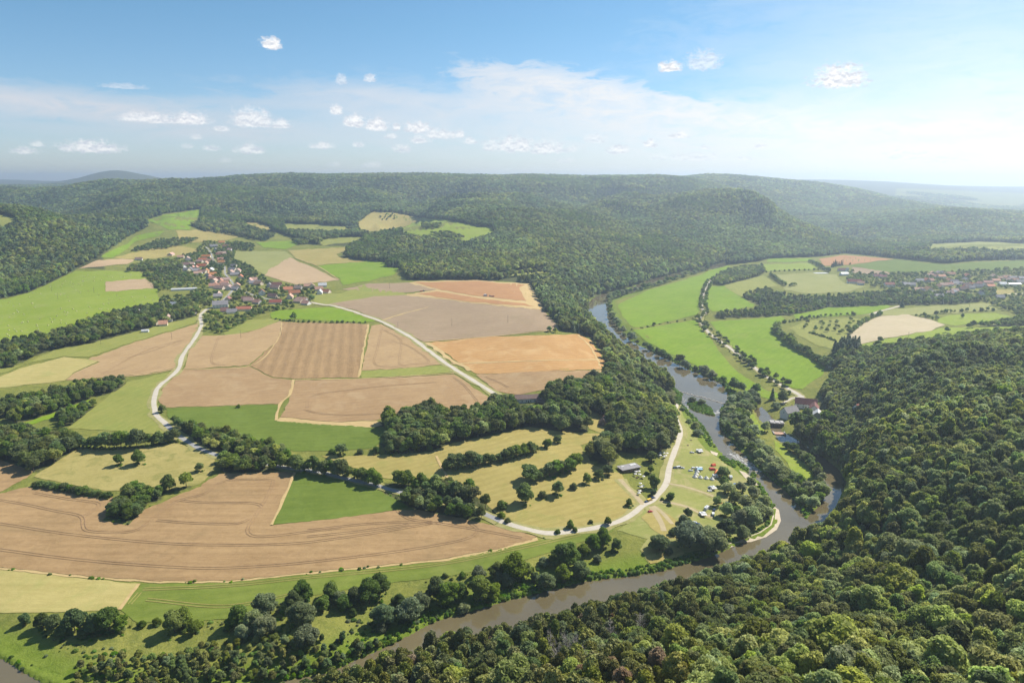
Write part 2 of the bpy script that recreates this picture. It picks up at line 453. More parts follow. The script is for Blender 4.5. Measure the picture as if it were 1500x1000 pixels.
# ---- base terrain
def ground_mat():
    m, nt, b = new_mat('rough_ground')
    p = pos(nt)
    at_ = nt.add('ShaderNodeAttribute', attribute_name='wood'); wood = at_.outputs['Fac']
    a2 = nt.add('ShaderNodeAttribute', attribute_name='lush'); lush = a2.outputs['Fac']
    n1 = nt.noise(p, .02, 4, .6, .5); n2 = nt.noise(p, .16, 4, .65, .6); n3 = nt.noise(p, .8, 3, .7)
    c = nt.mix(nt.ramp(n1, .3, .7), (.145, .165, .030), (.235, .225, .052))
    c = nt.mix(nt.math('MULTIPLY', nt.ramp(n2, .42, .7), .75), c, (.085, .11, .022))
    c = nt.mix(nt.math('MULTIPLY', nt.ramp(n3, .5, .75), .5), c, (.29, .27, .09))
    lc = nt.mix(nt.ramp(n2, .35, .65), (.110, .160, .016), (.170, .215, .032))
    c = nt.mix(lush, c, lc)
    fl = nt.mix(nt.ramp(n2, .35, .7), (.055, .065, .022), (.10, .10, .04))
    c = nt.mix(wood, c, fl)
    nt.l.new(c, b.inputs['Base Color']); b.inputs['Roughness'].default_value = .95; b.inputs['Specular IOR Level'].default_value = .05
    bp = nt.add('ShaderNodeBump', i={'Strength': .7, 'Distance': 1.2, 'Height': nt.math('ADD', n2, nt.math('MULTIPLY', n3, .4))}); nt.l.new(bp.outputs[0], b.inputs['Normal'])
    return m

# ---- fields -------------------------------------------------------------
def fields():
    M = {}
    def cm(key, cols, rowpx=None, **kw):
        M[key] = crop_mat(key, cols[0], cols[1], dirw(*rowpx) if rowpx else 0.0, **kw); return M[key]
    w_big = cm('ripe_wheat', WHEAT, ((100, 800), (500, 800)), rows=.12, rowsp=9, patch=70, c3=(.24, .17, .08), c3amt=.45)
    w_str = cm('striped_wheat', WHEAT, ((410, 560), (440, 474)), rows=.34, rowsp=13, patch=50, c3=(.30, .20, .10), c3amt=.4)
    w_mid = cm('brown_wheat', ((.325, .203, .098), (.455, .30, .148)), ((480, 590), (700, 570)), rows=.10, rowsp=8, patch=40, c3=(.58, .44, .25), c3amt=.35)
    w_pale = cm('pale_wheat', ((.385, .252, .120), (.505, .345, .172)), ((300, 520), (400, 500)), rows=.08, patch=40, c3=(.33, .21, .11), c3amt=.5)
    w_grey = cm('grey_stubble', ((.31, .215, .13), (.42, .305, .185)), ((520, 460), (800, 460)), rows=.12, rowsp=8, patch=55, c3=(.28, .22, .11), c3amt=.4)
    w_tan = cm('tan_stubble', ((.44, .30, .165), (.55, .395, .225)), ((430, 400), (470, 395)), rows=.06, patch=40)
    orange = cm('cut_orange', ORANGE, ((660, 520), (880, 515)), rows=.16, rowsp=10, patch=50, c3=(.68, .48, .24), c3amt=.5)
    brown_o = cm('orange_brown_wheat', ((.40, .20, .085), (.52, .285, .125)), ((600, 425), (780, 440)), rows=.12, rowsp=8)
    straw = cm('straw_edge', STRAW, ((600, 425), (780, 440)), rows=.15, rowsp=5)
    mead = cm('mown_meadow', MEAD, ((930, 450), (1030, 420)), rows=.10, rowsp=10, patch=60, c3=(.31, .32, .08), c3amt=.4)
    meadl = cm('light_meadow', ((.215, .29, .022), (.295, .355, .045)), ((0, 470), (200, 430)), rows=.06, rowsp=10, patch=60, c3=(.36, .36, .12), c3amt=.45)
    meady = cm('yellow_meadow', MEADY, ((100, 620), (230, 560)), rows=.10, rowsp=9, patch=50, c3=(.2, .27, .05), c3amt=.4)
    green = cm('green_crop', GRASSB, ((450, 740), (560, 735)), rows=.07, rowsp=7, patch=35, c3=(.22, .29, .06), c3amt=.4)
    strip = cm('river_meadow', ((.135, .185, .026), (.215, .255, .045)), ((205, 870), (640, 830)), rows=.16, rowsp=9, patch=50, c3=(.34, .33, .1), c3amt=.35)
    ochre = cm('dry_meadow', OCHRE, ((700, 690), (850, 660)), rows=.18, rowsp=7, patch=45, c3=(.27, .28, .07), c3amt=.6)
    ochrer = cm('rough_pasture', ((.31, .265, .075), (.44, .365, .13)), ((80, 690), (280, 660)), rows=0, patch=25, c3=(.17, .19, .04), c3amt=.8, fine=.9, bump=.6)
    paley = cm('pale_dry_meadow', ((.40, .335, .11), (.52, .43, .165)), ((0, 860), (190, 865)), rows=.10, rowsp=8, patch=40, c3=(.33, .34, .1), c3amt=.6)
    camp = cm('camp_grass', ((.225, .255, .055), (.33, .325, .10)), ((960, 700), (1030, 690)), rows=0, patch=28, c3=(.47, .38, .19), c3amt=.8, fine=.7)
    olive = cm('olive_pasture', ((.27, .275, .08), (.36, .35, .12)), ((1150, 415), (1240, 412)), rows=.08, patch=45, c3=(.2, .25, .05), c3amt=.5)
    tan = cm('tan_field', ((.50, .40, .235), (.60, .49, .31)), ((1260, 485), (1370, 470)), rows=.05, patch=40, c3=(.42, .37, .16), c3amt=.4)
    S = sheet
    # far left and village surroundings
    S('grass_field', P3('0,440 40,430 80,412 110,397 143,397 173,397 203,398 213,407 230,423 233,437 230,447 187,453 133,467 110,478 67,490 0,501 -200,520 -400,535 -400,450 -200,445'), meadl, 'large light green hay meadow dotted with bales beside the dark wooded slope')
    S('wheat_field', P3('155,413 213,408 230,422 155,428'), w_tan, 'small tan plot inside the light green bale meadow', lift=.4, keep=False)
    S('stubble_field', P3('115,393 145,381 178,379 196,381 187,387 133,392'), w_tan, 'narrow tan strip under the wooded slope above the bale meadow')
    S('dry_field', P3('167,378 210,366 260,360 287,365 290,371 250,376 205,381'), ochre, 'yellow meadow left of the top of the village')
    S('grass_field', P3('146,377 165,378 187,365 197,354 233,346 242,338 200,345 187,357 167,365'), mead, 'thin bright green strip climbing beside the wooded slope')
    S('grass_field', P3('217,323 240,315 297,307 292,323 280,327 277,336 250,337 233,330'), mead, 'bright green field high at the foot of the forest above the village')
    S('dry_field', P3('257,338 320,336 347,345 348,348 320,354 283,355 263,350'), ochre, 'tan oval field just above the village')
    S('dry_field', P3('347,325 380,327 403,335 395,338 367,333'), ochre, 'little yellow field right of the dark wood above the village')
    S('dry_field', P3('415,327 477,330 517,333 518,337 477,338 420,336'), meady, 'long pale field below the forest edge')
    S('grass_field', P3('373,355 433,353 437,358 417,365 387,363'), mead, 'small bright green field right of the village top')
    S('grass_field', P3('345,368 417,368 430,377 403,390 387,402 360,388 343,383'), olive, 'olive pasture right of the village street')
    S('wheat_field', P3('425,377 400,391 386,403 433,417 497,411 460,393'), w_tan, 'brown triangular field right of the village')
    S('dry_field', P3('423,367 515,362 513,367 492,372 497,377 533,383 463,389 433,378'), ochre, 'wide straw coloured field above the green one')
    S('grass_field', P3('462,390 533,383 567,385 568,393 585,393 577,402 540,412 503,417 497,408'), mead, 'bright green field against the dark forest edge')
    S('grass_field', P3('467,352 490,347 533,347 533,353 493,357 473,360'), meady, 'small yellow green field inside the woods')
    S('dry_field', P3('523,327 547,310 587,313 617,320 613,328 580,335 547,340 527,337'), ochre, 'tan hilltop field dotted with bushes')
    S('grass_field', P3('617,319 660,323 700,332 720,333 727,340 700,347 683,353 660,350 613,345 583,338'), meadl, 'light green clearing right of the tan hilltop field')
    S('grass_field', P3('705,407 747,398 800,394 807,400 767,403 720,408'), meady, 'thin pale glade within the forest')
    S('grass_field', P3('-80,315 0,315 22,318 27,324 15,329 0,332 -80,334'), meady, 'small pale clearing in the wooded slope at the left edge')
    # plateau
    S('grass_field', P3('533,417 560,425 590,428 597,432 557,433 480,445 462,444 452,432 500,430'), meady, 'pale grass at the village end of the plateau')
    S('wheat_field', P3('500,424 540,416 597,414 640,424 590,429 530,428'), w_grey, 'grey brown field left of the harvested strip')
    S('stubble_field', P3('590,415 620,412 700,411 777,416 788,438 800,455 750,450 680,443 590,432 640,424'), straw, 'straw coloured harvested field with machines at work', lift=.14)
    S('wheat_field', P3('606,414 700,412.5 768,417 760,421 772,441 700,434 648,425'), brown_o, 'orange brown wheat still standing above the straw band', lift=.36, keep=False)
    S('wheat_field', P3('612,430 640,427 700,437 768,445 782,449 720,445 660,439'), brown_o, 'lower strip of orange brown wheat between straw bands', lift=.36, keep=False)
    S('stubble_field', P3('480,445 557,433 597,432 700,445 793,453 817,477 818,482 720,493 620,501 600,490 560,470 517,453'), w_grey, 'broad grey brown stubble field below the harvested strip')
    S('stubble_field', P3('627,502 720,493 847,490 867,500 880,520 893,541 817,543 700,548 687,541 660,522'), orange, 'vivid orange cut wheat field on the plateau edge')
    S('wheat_field', P3('697,549 783,544 887,542.5 890,548 850,560 803,570 757,578 727,573'), w_mid, 'brown field right of the gravel lane under the orange one')
    S('grass_field', P3('395,459 405,455 440,452 500,449 535,462 550,470 530,473 440,468 400,467'), mead, 'green strip below the village beside the lane')
    S('grass_field', P3('328,488 367,468 398,467 413,470 390,478 360,488 330,491'), meady, 'small light green wedge below the village gardens')
    S('wheat_field', P3('297,492 328,491 362,488 400,474 412,471 418,475 405,500 365,535 270,541 276,515'), w_pale, 'pale brown field right of the white road')
    S('wheat_field', P3('414,472 540,474.5 524,553 432,554.5 400,552 366,536 406,500'), w_str, 'brown field striped with parallel rows')
    S('wheat_field', P3('268,542.5 365,537 400,553.5 431,556 424,577 411,591 240,597 232,585 237,570 250,556'), w_mid, 'brown field inside the road bend')
    S('wheat_field', P3('543,477 557,475 587,487 620,510 650,533 607,538 530,543'), w_pale, 'pale brown field with curling wheel marks')
    S('grass_field', P3('528,544 653,534.5 667,545 600,550 530,554'), meady, 'short grass strip between brown fields')
    S('wheat_field', P3('433,557 523,555.5 600,552 665,548 717,583 720,594 670,604 600,604 553,615 500,618 412,611 426,580'), w_mid, 'wide brown field above the central wood')
    S('stubble_field', P3('412,611.5 500,618.5 552,616 560,622 548,626 500,624 404,617'), straw, 'narrow straw margin under the wide brown field', keep=False)
    S('grass_field', P3('243,598 411,592 404,616 500,623 570,627 573,640 545,657 500,660 430,661 340,637 280,620 247,612'), green, 'long green meadow above the hedged road')
    # left
    S('dry_field', P3('-300,590 0,552 30,540 93,523 147,528 107,546 95,558 0,568 -300,600'), paley, 'pale yellow field at the far left below the hedge')
    S('grass_field', P3('-200,580 10,545 80,513 133,503 210,483 290,463 287,473 200,500 130,523 93,522'), meady, 'long sloping grass strip under the wooded hedge')
    S('wheat_field', P3('130,526 200,501 290,474 292,483 263,533 257,540 213,548 150,553 97,557 107,547 147,530'), w_pale, 'brown field left of the white road')
    S('grass_field', P3('100,627 160,580 187,560 217,552 255,545 233,563 225,590 229,612 242,622 240,636 200,634 150,630 125,629'), meady, 'yellow green meadow left of the white road bend')
    S('grass_field', P3('27,622 93,600 133,584 125,592 90,608 40,624'), mead, 'thin green glade between the two left woods')
    S('dry_field', P3('50,698 100,665 117,657 157,659 200,657 260,649 313,667 315,687 293,709 233,719 157,719 100,709'), ochrer, 'rough ochre pasture with three lone trees')
    S('wheat_field', P3('-200,690 0,673 20,680 47,690 40,700 0,720 -200,750'), w_big, 'brown field corner at the far left')
    S('wheat_field', P3('-300,770 0,722 50,711 153,726 182,731 150,762 187,769 213,746 293,712 320,694 433,691 397,770 500,758 580,747.5 613,747 663,757 735,771 787,786 777,791 730,803 650,818 450,838 333,850 233,851 100,841 0,830 -300,840'), w_big, 'huge ripe brown field curving across the foreground')
    S('stubble_field', P3('-300,841 0,830.5 100,841.5 233,851.5 333,850.5 450,838.5 650,818.5 730,803.5 787,787 787,791 730,807 650,821.5 450,841 333,853 233,854 100,844.5 0,833.5 -300,845'), straw, 'straw fringe along the bottom of the huge brown field', keep=False)
    S('grass_field', P3('434,692 480,697 540,710 600,743 580,747 500,758 398,769'), green, 'dark green wedge cut into the huge brown field')
    S('dry_field', P3('-300,846 0,834 100,845 205,855 175,893 60,897 0,897 -300,905'), paley, 'pale yellow meadow at the bottom left')
    S('grass_field', P3('206,855 333,853.5 450,841.5 650,822 787,792 850,781 900,772 900,777 830,802 740,828 660,843 560,855 440,875 330,907 200,912 176,893'), strip, 'long mown green strip along the river trees')
    S('dry_field', P3('470,668 550,667 630,662 663,649 710,640 777,625 817,632 900,637 850,652 870,683 910,693 917,707 943,737 897,766 847,780 803,780 733,757 683,713 637,710 563,700'), ochre, 'terraced dry yellow meadows between the hedges')
    S('dry_field', P3('857,600 882,608 893,622 880,634 862,628'), ochre, 'small yellow clearing beside the brown cottage')
    # camp and river meadows
    S('grass_field', P3('987,604 996,601 1005,615 1015,632 1030,655 1048,668 1075,688 1098,704 1112,722 1125,748 1120,768 1098,782 1050,803 985,812 950,825 938,805 948,790 905,777 950,742 968,728 980,700 988,665 994,640'), camp, 'worn camp meadow inside the river bend')
    S('dry_field', P3('957,743 975,752 992,762 1004,775 998,790 975,788 955,775 940,758'), ochre, 'trodden dry patch between the road junction and the biggest willow', lift=.3, keep=False)
    S('dry_field', P3('940,806 962,795 990,800 1005,812 975,822 952,826'), ochre, 'dry yellow patch around the lone round willow', lift=.3, keep=False)
    S('grass_field', P3('1043,395 1067,389 1070,392 1049,403 1043,411 1035,414 1029,420 1026,435 1027,454 1021,461 989,469 962,475 927,480 913,465 905,447 951,424 989,414 1024,403'), mead, 'long bright meadow left of the tree lined lane')
    S('grass_field', P3('926,484 967,477 1018,469 1026,476 1050,510 1080,545 1120,570 1150,580 1128,586 1100,575 1075,566 1040,545 990,522 945,500'), mead, 'bright riverside meadow under the cross hedge')
    S('grass_field', P3('1036,419 1060,419 1070,427 1105,446 1103,450 1043,457 1035,446'), mead, 'bright green meadow right of the upper lane')
    S('grass_field', P3('1060,418 1119,403 1138,419 1103,425 1086,435 1070,427'), meady, 'yellow meadow between the lane and the small wood')
    S('grass_field', P3('1040,472 1090,468 1145,463 1150,468 1132,478 1150,499 1185,522 1209,538 1205,549 1175,570 1155,567 1120,545 1075,510 1050,485'), mead, 'widest bright meadow right of the tree lined lane')
    S('grass_field', P3('1116,388 1186,385 1200,392 1189,395 1122,397'), meadl, 'striped pale green strip by the far river')
    S('grass_field', P3('1123,380 1192,378 1181,383 1124,384'), mead, 'thin green strip nearest the far forest')
    S('grass_field', P3('1130,403 1189,400 1224,403 1235,414 1267,419 1246,427 1189,431 1151,425 1143,414'), olive, 'olive pasture in front of the right village')
    S('stubble_field', P3('1200,379 1238,374 1311,380 1251,387 1208,390'), brown_o, 'reddish brown field beyond the right village')
    S('grass_field', P3('1246,389 1311,380 1386,388 1424,384 1500,382 1700,386 1700,400 1500,393 1451,397 1370,399 1289,398'), green, 'long green crop behind the right village')
    S('stubble_field', P3('1248,391 1300,398 1304,402 1262,402 1246,398'), w_grey, 'dull brown plot behind the long white house')
    S('dry_field', P3('1359,358 1438,354 1500,357 1700,362 1700,374 1500,366 1465,367 1424,363 1362,365'), meady, 'yellow field set inside the far forest')
    S('grass_field', P3('1163,461 1213,451 1305,447 1300,454 1262,461 1165,467'), mead, 'bright green strip under the village hedge')
    S('dry_field', P3('1259,462 1316,452 1448,444 1462,454 1370,461 1300,462'), olive, 'pale olive field below the right village')
    S('dry_field', P3('1158,480 1181,470 1251,466 1273,469 1246,487 1240,501 1225,512 1200,507 1165,490'), meady, 'orchard meadow with scattered fruit trees')
    S('stubble_field', P3('1246,491 1263,475 1287,463 1329,461 1361,467 1385,475 1365,484 1329,490 1282,499 1257,505 1250,500'), tan, 'bare tan field shaped like a shoe')
    S('grass_field', P3('1259,505 1329,491 1385,480 1500,478 1700,474 1700,486 1500,488 1436,489 1393,493 1329,500 1295,503 1272,508'), meadl, 'light green strip below the bare tan field')
    S('grass_field', P3('1372,467 1393,461 1457,459 1483,464 1436,473 1400,477 1376,472'), meadl, 'light green plot right of the bare tan field')
    S('dry_field', P3('1457,425 1485,424 1487,432 1463,436'), ochre, 'small yellow plot at the edge of the right village')
    S('grass_field', P3('1134,645 1150,654 1190,686 1190,703 1161,694 1153,678 1136,659'), meadl, 'grassy strip on the island between river and mill race')
    S('grass_field', P3('1096,608 1104,606 1112,620 1122,634 1112,640 1098,625'), meadl, 'small lawn beside the mill race')
    return M

ROADS = []
def roads():
    gravel = crop_mat('gravel', (.50, .44, .34), (.62, .55, .44), rows=0, patch=12, fine=.8)
    asph = crop_mat('worn_asphalt', (.30, .29, .28), (.40, .39, .37), rows=0, patch=10, fine=.6)
    dirt = crop_mat('dirt_track', (.40, .32, .17), (.50, .40, .24), rows=0, patch=10, fine=.8)
    verge = crop_mat('verge_grass', (.20, .22, .05), (.38, .34, .13), rows=0, patch=8, fine=1, c3=(.46, .38, .2), c3amt=.6)
    def R(pts, w, m, label, name='road', **k):
        ROADS.append((pts, w))
        ribbon('grass_path', pts, w * 1.25 + 4.2, verge, 'worn grassy verge under the ' + label, lift=.25, wob=.55)
        ribbon(name, pts, w, m, label, **k)
    R(P3('303,453 294,461 294,469 295,477 287,493 275,510 266,525 262,540 247,555 235,564 228,575 226,590 229,607 243,621'), 4.8, gravel, 'pale gravel road winding down from the hillside village')
    R(P3('243,621 260,637 283,652 310,664 350,675 400,682 430,687 470,692 500,700 550,711 590,722 640,731 685,743 715,755 733,763'), 4.4, asph, 'grey road running under the trees between the fields', lift=.35)
    R(P3('733,763 767,774 803,781 850,777 897,767 925,754 942,741 958,731 968,720 977,706 981,684 988,663 995,642 996,629 991,614 989,603 992,592'), 4.6, gravel, 'pale gravel road curving into the river camp')
    R(P3('942,740 932,728 920,715 908,702'), 4, dirt, 'dirt turn off leading up from the camp road', 'track')
    R(P3('457,443 470,446 487,448 510,454 533,462 560,472 600,493 627,513 653,532 697,560 718,573 730,582'), 5.5, gravel, 'straight gravel lane crossing the plateau fields', 'lane_road')
    R(P3('1049,405 1038,415 1031,428 1028,449 1033,459 1025,465 1029,475 1040,489 1058,502 1077,516 1100,535 1125,553 1150,567 1168,577 1178,585 1186,597 1200,606'), 5, gravel, 'tree lined lane through the meadows to the mill')
    R(P3('302,362 309,371 313,382 322,388 329,391 330,401 338,411 343,420 335,432 320,445 303,454'), 3.6, asph, 'pale main street of the hillside village')
    R(P3('343,420 370,432 400,440 430,443 457,443'), 4.5, asph, 'village lane running out to the plateau')
    R(P3('966,733 985,737 1005,742 1025,752 1045,757'), 3, dirt, 'worn track across the camp meadow', 'track', wob=.5)
    R(P3('978,708 1000,712 1020,718 1045,727'), 2.5, dirt, 'faint worn track to the riverside tents', 'track', wob=.5)
    R(P3('955,742 965,758 972,778'), 4, dirt, 'bare trodden patch beside the road junction', 'track', wob=.6)
    R(P3('958,741 972,752 985,768'), 3, dirt, 'worn wheel line towards the big willow', 'track', wob=.6)
    R(P3('1178,580 1160,584 1145,592'), 3, gravel, 'short drive to the white mill house', 'track')
    R(P3('1275,461 1290,456 1320,448'), 5, gravel, 'pale farm lane beside the shoe shaped field')
    R(P3('1457,436 1475,432 1500,430 1560,428'), 6, gravel, 'pale road at the edge of the right village')
    # straw lines between the fields
    straw = bpy.data.materials['straw_edge']
    for pts, w, lb in ((P3('431,556 424,578 411,592 404,616'), 4, 'straw strip down the left end of the wide brown field'),
                       (P3('433,556.5 525,555 600,551 665,547'), 3, 'straw line along the top of the wide brown field'),
                       (P3('540,475 532,515 525,553'), 4, 'straw line beside the striped field'),
                       (P3('413,472 406,499 366,536 268,542'), 2.5, 'straw line between pale and striped fields'),
                       (P3('560,469 590,460 627,450'), 6, 'straw band across the grey stubble field'),
                       (P3('627,502 640,512 662,528 690,543'), 9, 'straw headland beside the plateau lane'),
                       (P3('660,533 720,531 800,528 880,527'), 5, 'pale swath across the orange field'),
                       (P3('847,491 862,505 872,520 880,538'), 4, 'pale swath at the right end of the orange field'),
                       (P3('597,431 680,442 750,449 798,454'), 5, 'straw line under the harvested strip'),
                       (P3('620,501 720,493 820,483'), 3, 'straw line above the orange field'),
                       (P3('433,692 415,731 398,769'), 3, 'straw line beside the dark green wedge'),
                       (P3('205,855 190,874 176,893'), 3, 'straw line at the end of the pale meadow'),
                       (P3('640,668 650,690 660,708'), 3, 'pale path across the terraced meadows'),
                       (P3('257,541 213,549 150,554'), 3, 'straw line below the left brown field'),
                       (P3('433,378 463,389 497,410'), 3, 'pale line beside the triangular field')):
        ribbon('field_margin_strip', pts, w * .62, straw, lb, lift=.36, wob=.85)
    rut = crop_mat('wheel_rut', (.27, .165, .088), (.42, .27, .145), rows=0, patch=10)
    tracks('field_tracks', [P3('-100,720 10,734 80,748 118,756 122,770 130,778 180,780 207,773 235,750 262,733 300,723 320,708 345,703 395,703 400,708 390,730 375,755 363,775 370,785 400,785 450,779 500,773'),
        P3('-100,755 0,767 100,782 230,795 330,798 430,796 520,785 600,772 640,765'), P3('-100,792 0,805 100,818 200,827 300,832 400,828 500,818 600,805 680,790 700,777 690,768'),
        P3('265,733 300,736 370,737 384,742'), P3('230,762 280,766 345,767 365,760'), P3('50,722 100,731 140,736 145,742 125,755'),
        P3('582,748 600,760 640,766 700,776 765,788'), P3('450,777 530,768 590,765 640,766'), P3('450,786 520,779 600,768')], rut, 'dark looping wheel ruts in the huge brown field')
    tracks('field_tracks', [P3('560,480 553,510 551,535 600,537'), P3('563,484 583,495 588,505 585,533 600,534 628,530 600,508 575,500')], rut, 'curling wheel ruts in the pale field')
    tracks('field_tracks', [P3('665,553 680,565 695,583 702,592'), P3('445,600 470,606 520,608 600,603'), P3('450,598 452,585 470,577 560,566 640,560')], rut, 'wheel ruts in the wide brown field')
    tracks('field_tracks', [P3('710,552 730,560 745,568'), P3('320,494 310,530 330,535'), P3('150,548 200,520 240,505 270,498'), P3('185,525 220,515 262,500')], rut, 'wheel ruts beside the roads')
    tracks('field_tracks', [P3('210,863 330,858 450,846 640,827 760,803 850,783'), P3('205,868 190,885'), P3('215,878 330,888 430,870')], bpy.data.materials['dry_meadow'], 'pale wheel lines along the mown strip', width=.5)

# ---------------------------------------------------------------- water
def water():
    m, nt, b = new_mat('river_water')
    p = pos(nt)
    n = nt.noise(p, .012, 3); n2 = nt.noise(p, .9, 3, .6, .5); n3 = nt.noise(p, .18, 2, .6, .4)
    c = nt.mix(nt.ramp(n, .35, .65), (.112, .090, .046), (.155, .125, .066))
    nt.l.new(c, b.inputs['Base Color']); b.inputs['Roughness'].default_value = .045
    b.inputs['Specular IOR Level'].default_value = 1.0; b.inputs['IOR'].default_value = 1.42
    bp = nt.add('ShaderNodeBump', i={'Strength': .10, 'Distance': .10, 'Height': nt.math('ADD', n2, n3)}); nt.l.new(bp.outputs[0], b.inputs['Normal'])
    mr = m
    def flat(name, poly, label, z):
        vs, _, fs, *_ = delaunay_2d_cdt([Vector(q) for q in poly], [], [list(range(len(poly)))], 1, 1e-4)
        w = np.array([(v.x, v.y, z) for v in vs]); f = np.array([list(a)[:3] for a in fs])
        a, b_, c_ = w[f[:, 0]], w[f[:, 1]], w[f[:, 2]]; fl = np.cross(b_ - a, c_ - a)[:, 2] < 0; f[fl] = f[fl][:, ::-1]
        put(name, mesh_np(name, w, f), mr, kind='structure', label=label)
    def grow(poly, d):
        c = np.array(poly); n_ = len(c); out = []
        area = sum(c[i][0] * c[(i + 1) % n_][1] - c[(i + 1) % n_][0] * c[i][1] for i in range(n_))
        s = 1 if area > 0 else -1
        for i in range(n_):
            t = c[(i + 1) % n_] - c[i - 1]; t /= np.linalg.norm(t) + 1e-9
            out.append((c[i][0] + s * t[1] * d, c[i][1] - s * t[0] * d))
        return out
    flat('river_water', grow(RIVER_W, .6), 'brown slow river bending round the camp meadow', .02)
    flat('mill_race_water', grow(RACE_W, .4), 'narrow brown mill race beside the wooded slope', .012)
    # rapids: broken white water, low lumps of foam over the stones
    foam = crop_mat('white_water', (.50, .47, .42), (.72, .70, .66), rows=0, patch=4, fine=1)
    rng = np.random.default_rng(5)
    V, Fc, k = [], [], 0
    for (x0, y0), (x1, y1), n_, spread in (((1072, 664), (1110, 688), 200, 4.0), ((1046, 606), (1058, 600), 45, 2.5), ((1095, 678), (1118, 697), 70, 3.0), ((1000, 583), (1012, 600), 40, 2.0)):
        for _ in range(n_):
            t = rng.random(); px, py = x0 + (x1 - x0) * t + rng.normal() * spread, y0 + (y1 - y0) * t + rng.normal() * spread * .35
            u, r = ray(px, py); y = H / float(r); x = float(u) * y
            a = rng.random() * 6.28; L, w_ = rng.uniform(.5, 2.0), rng.uniform(.15, .45)
            ca, sa = math.cos(a * .15 + 2.2), math.sin(a * .15 + 2.2)
            for dx, dy, dz in ((-L, 0, 0), (0, -w_, .02), (L, 0, 0), (0, w_, .02), (0, 0, .22)):
                V.append((x + dx * ca - dy * sa, y + dx * sa + dy * ca, .0 + dz))
            for q in ((0, 1, 4), (1, 2, 4), (2, 3, 4), (3, 0, 4)): Fc.append([k + i for i in q])
            k += 5
    put('river_foam', mesh_np('river_foam', V, Fc), foam, kind='stuff', label='white broken water over the shallow stones of the river')
    # gravel bars
    sand = crop_mat('river_sand', (.52, .42, .29), (.64, .54, .40), rows=0, patch=8, fine=.9)
    for poly, lb in ((P3('1133,742 1141,746 1144,762 1138,775 1122,786 1100,793 1075,797 1092,789 1112,781 1128,770 1132,756'), 'pale sand bar on the outer end of the camp'),
                     (P3('1075,800 1050,808 1030,817 1050,804 1072,796'), 'thin sand edge under the camp willows'),
                     (P3('1082,690 1092,693 1104,704 1112,713 1103,711 1090,700'), 'pale pebble beach by the tents'),
                     (P3('1040,662 1052,665 1050,670 1042,667'), 'little pebble spit below the meadow')):
        V = []
        z = zplane(poly, .3)
        vs, _, fs, *_ = delaunay_2d_cdt([Vector(q) for q in z], [], [list(range(len(z)))], 1, 1e-4)
        w = np.array([(v.x, v.y, 0.) for v in vs]); w[:, 2] = np.maximum(ground(w[:, 0], w[:, 1]) + .18, .16)
        f = np.array([list(a)[:3] for a in fs]); a, b_, c_ = w[f[:, 0]], w[f[:, 1]], w[f[:, 2]]; fl = np.cross(b_ - a, c_ - a)[:, 2] < 0; f[fl] = f[fl][:, ::-1]
        put('sand_beach', mesh_np('sand_beach', w, f), sand, kind='structure', label=lb)

# ---------------------------------------------------------------- forests as photo polygons
FAR = P3('-900,200 2400,200 2400,378 1700,378 1500,380 1424,382 1386,386 1311,378 1240,371 1200,376 1130,378 1110,383 1062,388 1000,399 957,409 900,428 868,434 858,446 862,470 905,510 985,568 1000,590 985,606 988,640 975,662 957,664 935,662 907,660 897,683 880,655 907,633 893,624 880,606 863,603 860,630 827,640 823,630 783,624 750,630 667,650 632,662 613,662 577,669 552,648 550,628 552,618 593,607 630,598 663,607 717,597 722,586 735,588 757,592 770,593 797,593 803,586 805,573 850,562 888,554 896,541 870,498 850,488 824,486 820,478 800,455 788,437 779,415 700,410 600,410 590,400 586,392 568,391 567,384 530,382 497,375 513,366 515,361 470,360 440,352 405,340 385,345 350,338 345,326 300,333 290,331 278,327 297,306 240,314 215,322 217,332 190,345 165,362 147,376 110,395 80,411 40,429 0,438 -200,446 -900,460')
NEARH = P3('-700,1500 -700,1060 -100,1050 60,1042 200,1034 350,1024 480,1006 580,985 640,966 760,940 850,912 870,905 930,890 1000,875 1090,842 1170,808 1214,780 1241,745 1247,708 1231,676 1214,650 1204,625 1198,600 1200,585 1212,562 1238,540 1300,520 1400,506 1500,494 1700,476 2400,440 2400,1500')
EXTRA = [  # smaller woods: (polygon, name of the wood, tree height)
 (P3('278,329 345,326 402,346 385,353 340,343 300,338'), 13),]
def build_ground():
    px, py = project(GX, GY, GZ)
    wood = np.zeros(GZ.shape, bool)
    f = GY < 60
    wood |= pip(px, py, FAR) | pip(px, py, NEARH)
    for P, *_ in WOODS: wood |= pip(px, py, P)
    for P in FIELDS: wood &= ~pip(px, py, P)
    wood |= (GY > 3300) & (np.abs(GU) < .62) | ((GY > 1500) & (GU < -.6)) & ~pip(px, py, FIELDS[0])
    far_plain = (GY > 4500) & (GU > .55) & (GY < 8500)
    wood &= ~(far_plain & (fbm(GX / 500, GY / 900, 31, 2) > .52))
    wood |= GY > 8600
    lush = np.zeros(GZ.shape)
    mm = GY < 1700
    d = seg_dist(GX[mm], GY[mm], RIVER_W)
    lush[mm] = (1 - sstep(9, 24, d)) * .95
    for P in ISLES_W: lush[mm] = np.where(pip(GX[mm], GY[mm], P), 1, lush[mm])
    V = np.stack([GX.ravel(), GY.ravel(), GZ.ravel()], 1)
    i = np.arange(NY - 1)[:, None] * NU + np.arange(NU - 1)[None]
    i = i.ravel()
    me = mesh_np('ground', V, np.stack([i, i + 1, i + NU + 1, i + NU], 1)); smooth(me)
    for nm, arr in (('wood', wood.astype(np.float32)), ('lush', lush.astype(np.float32))):
        a = me.attributes.new(nm, 'FLOAT', 'POINT'); a.data.foreach_set('value', arr.ravel())
    put('ground', me, ground_mat(), kind='structure', label='rolling valley ground of rough grass and forest floor')
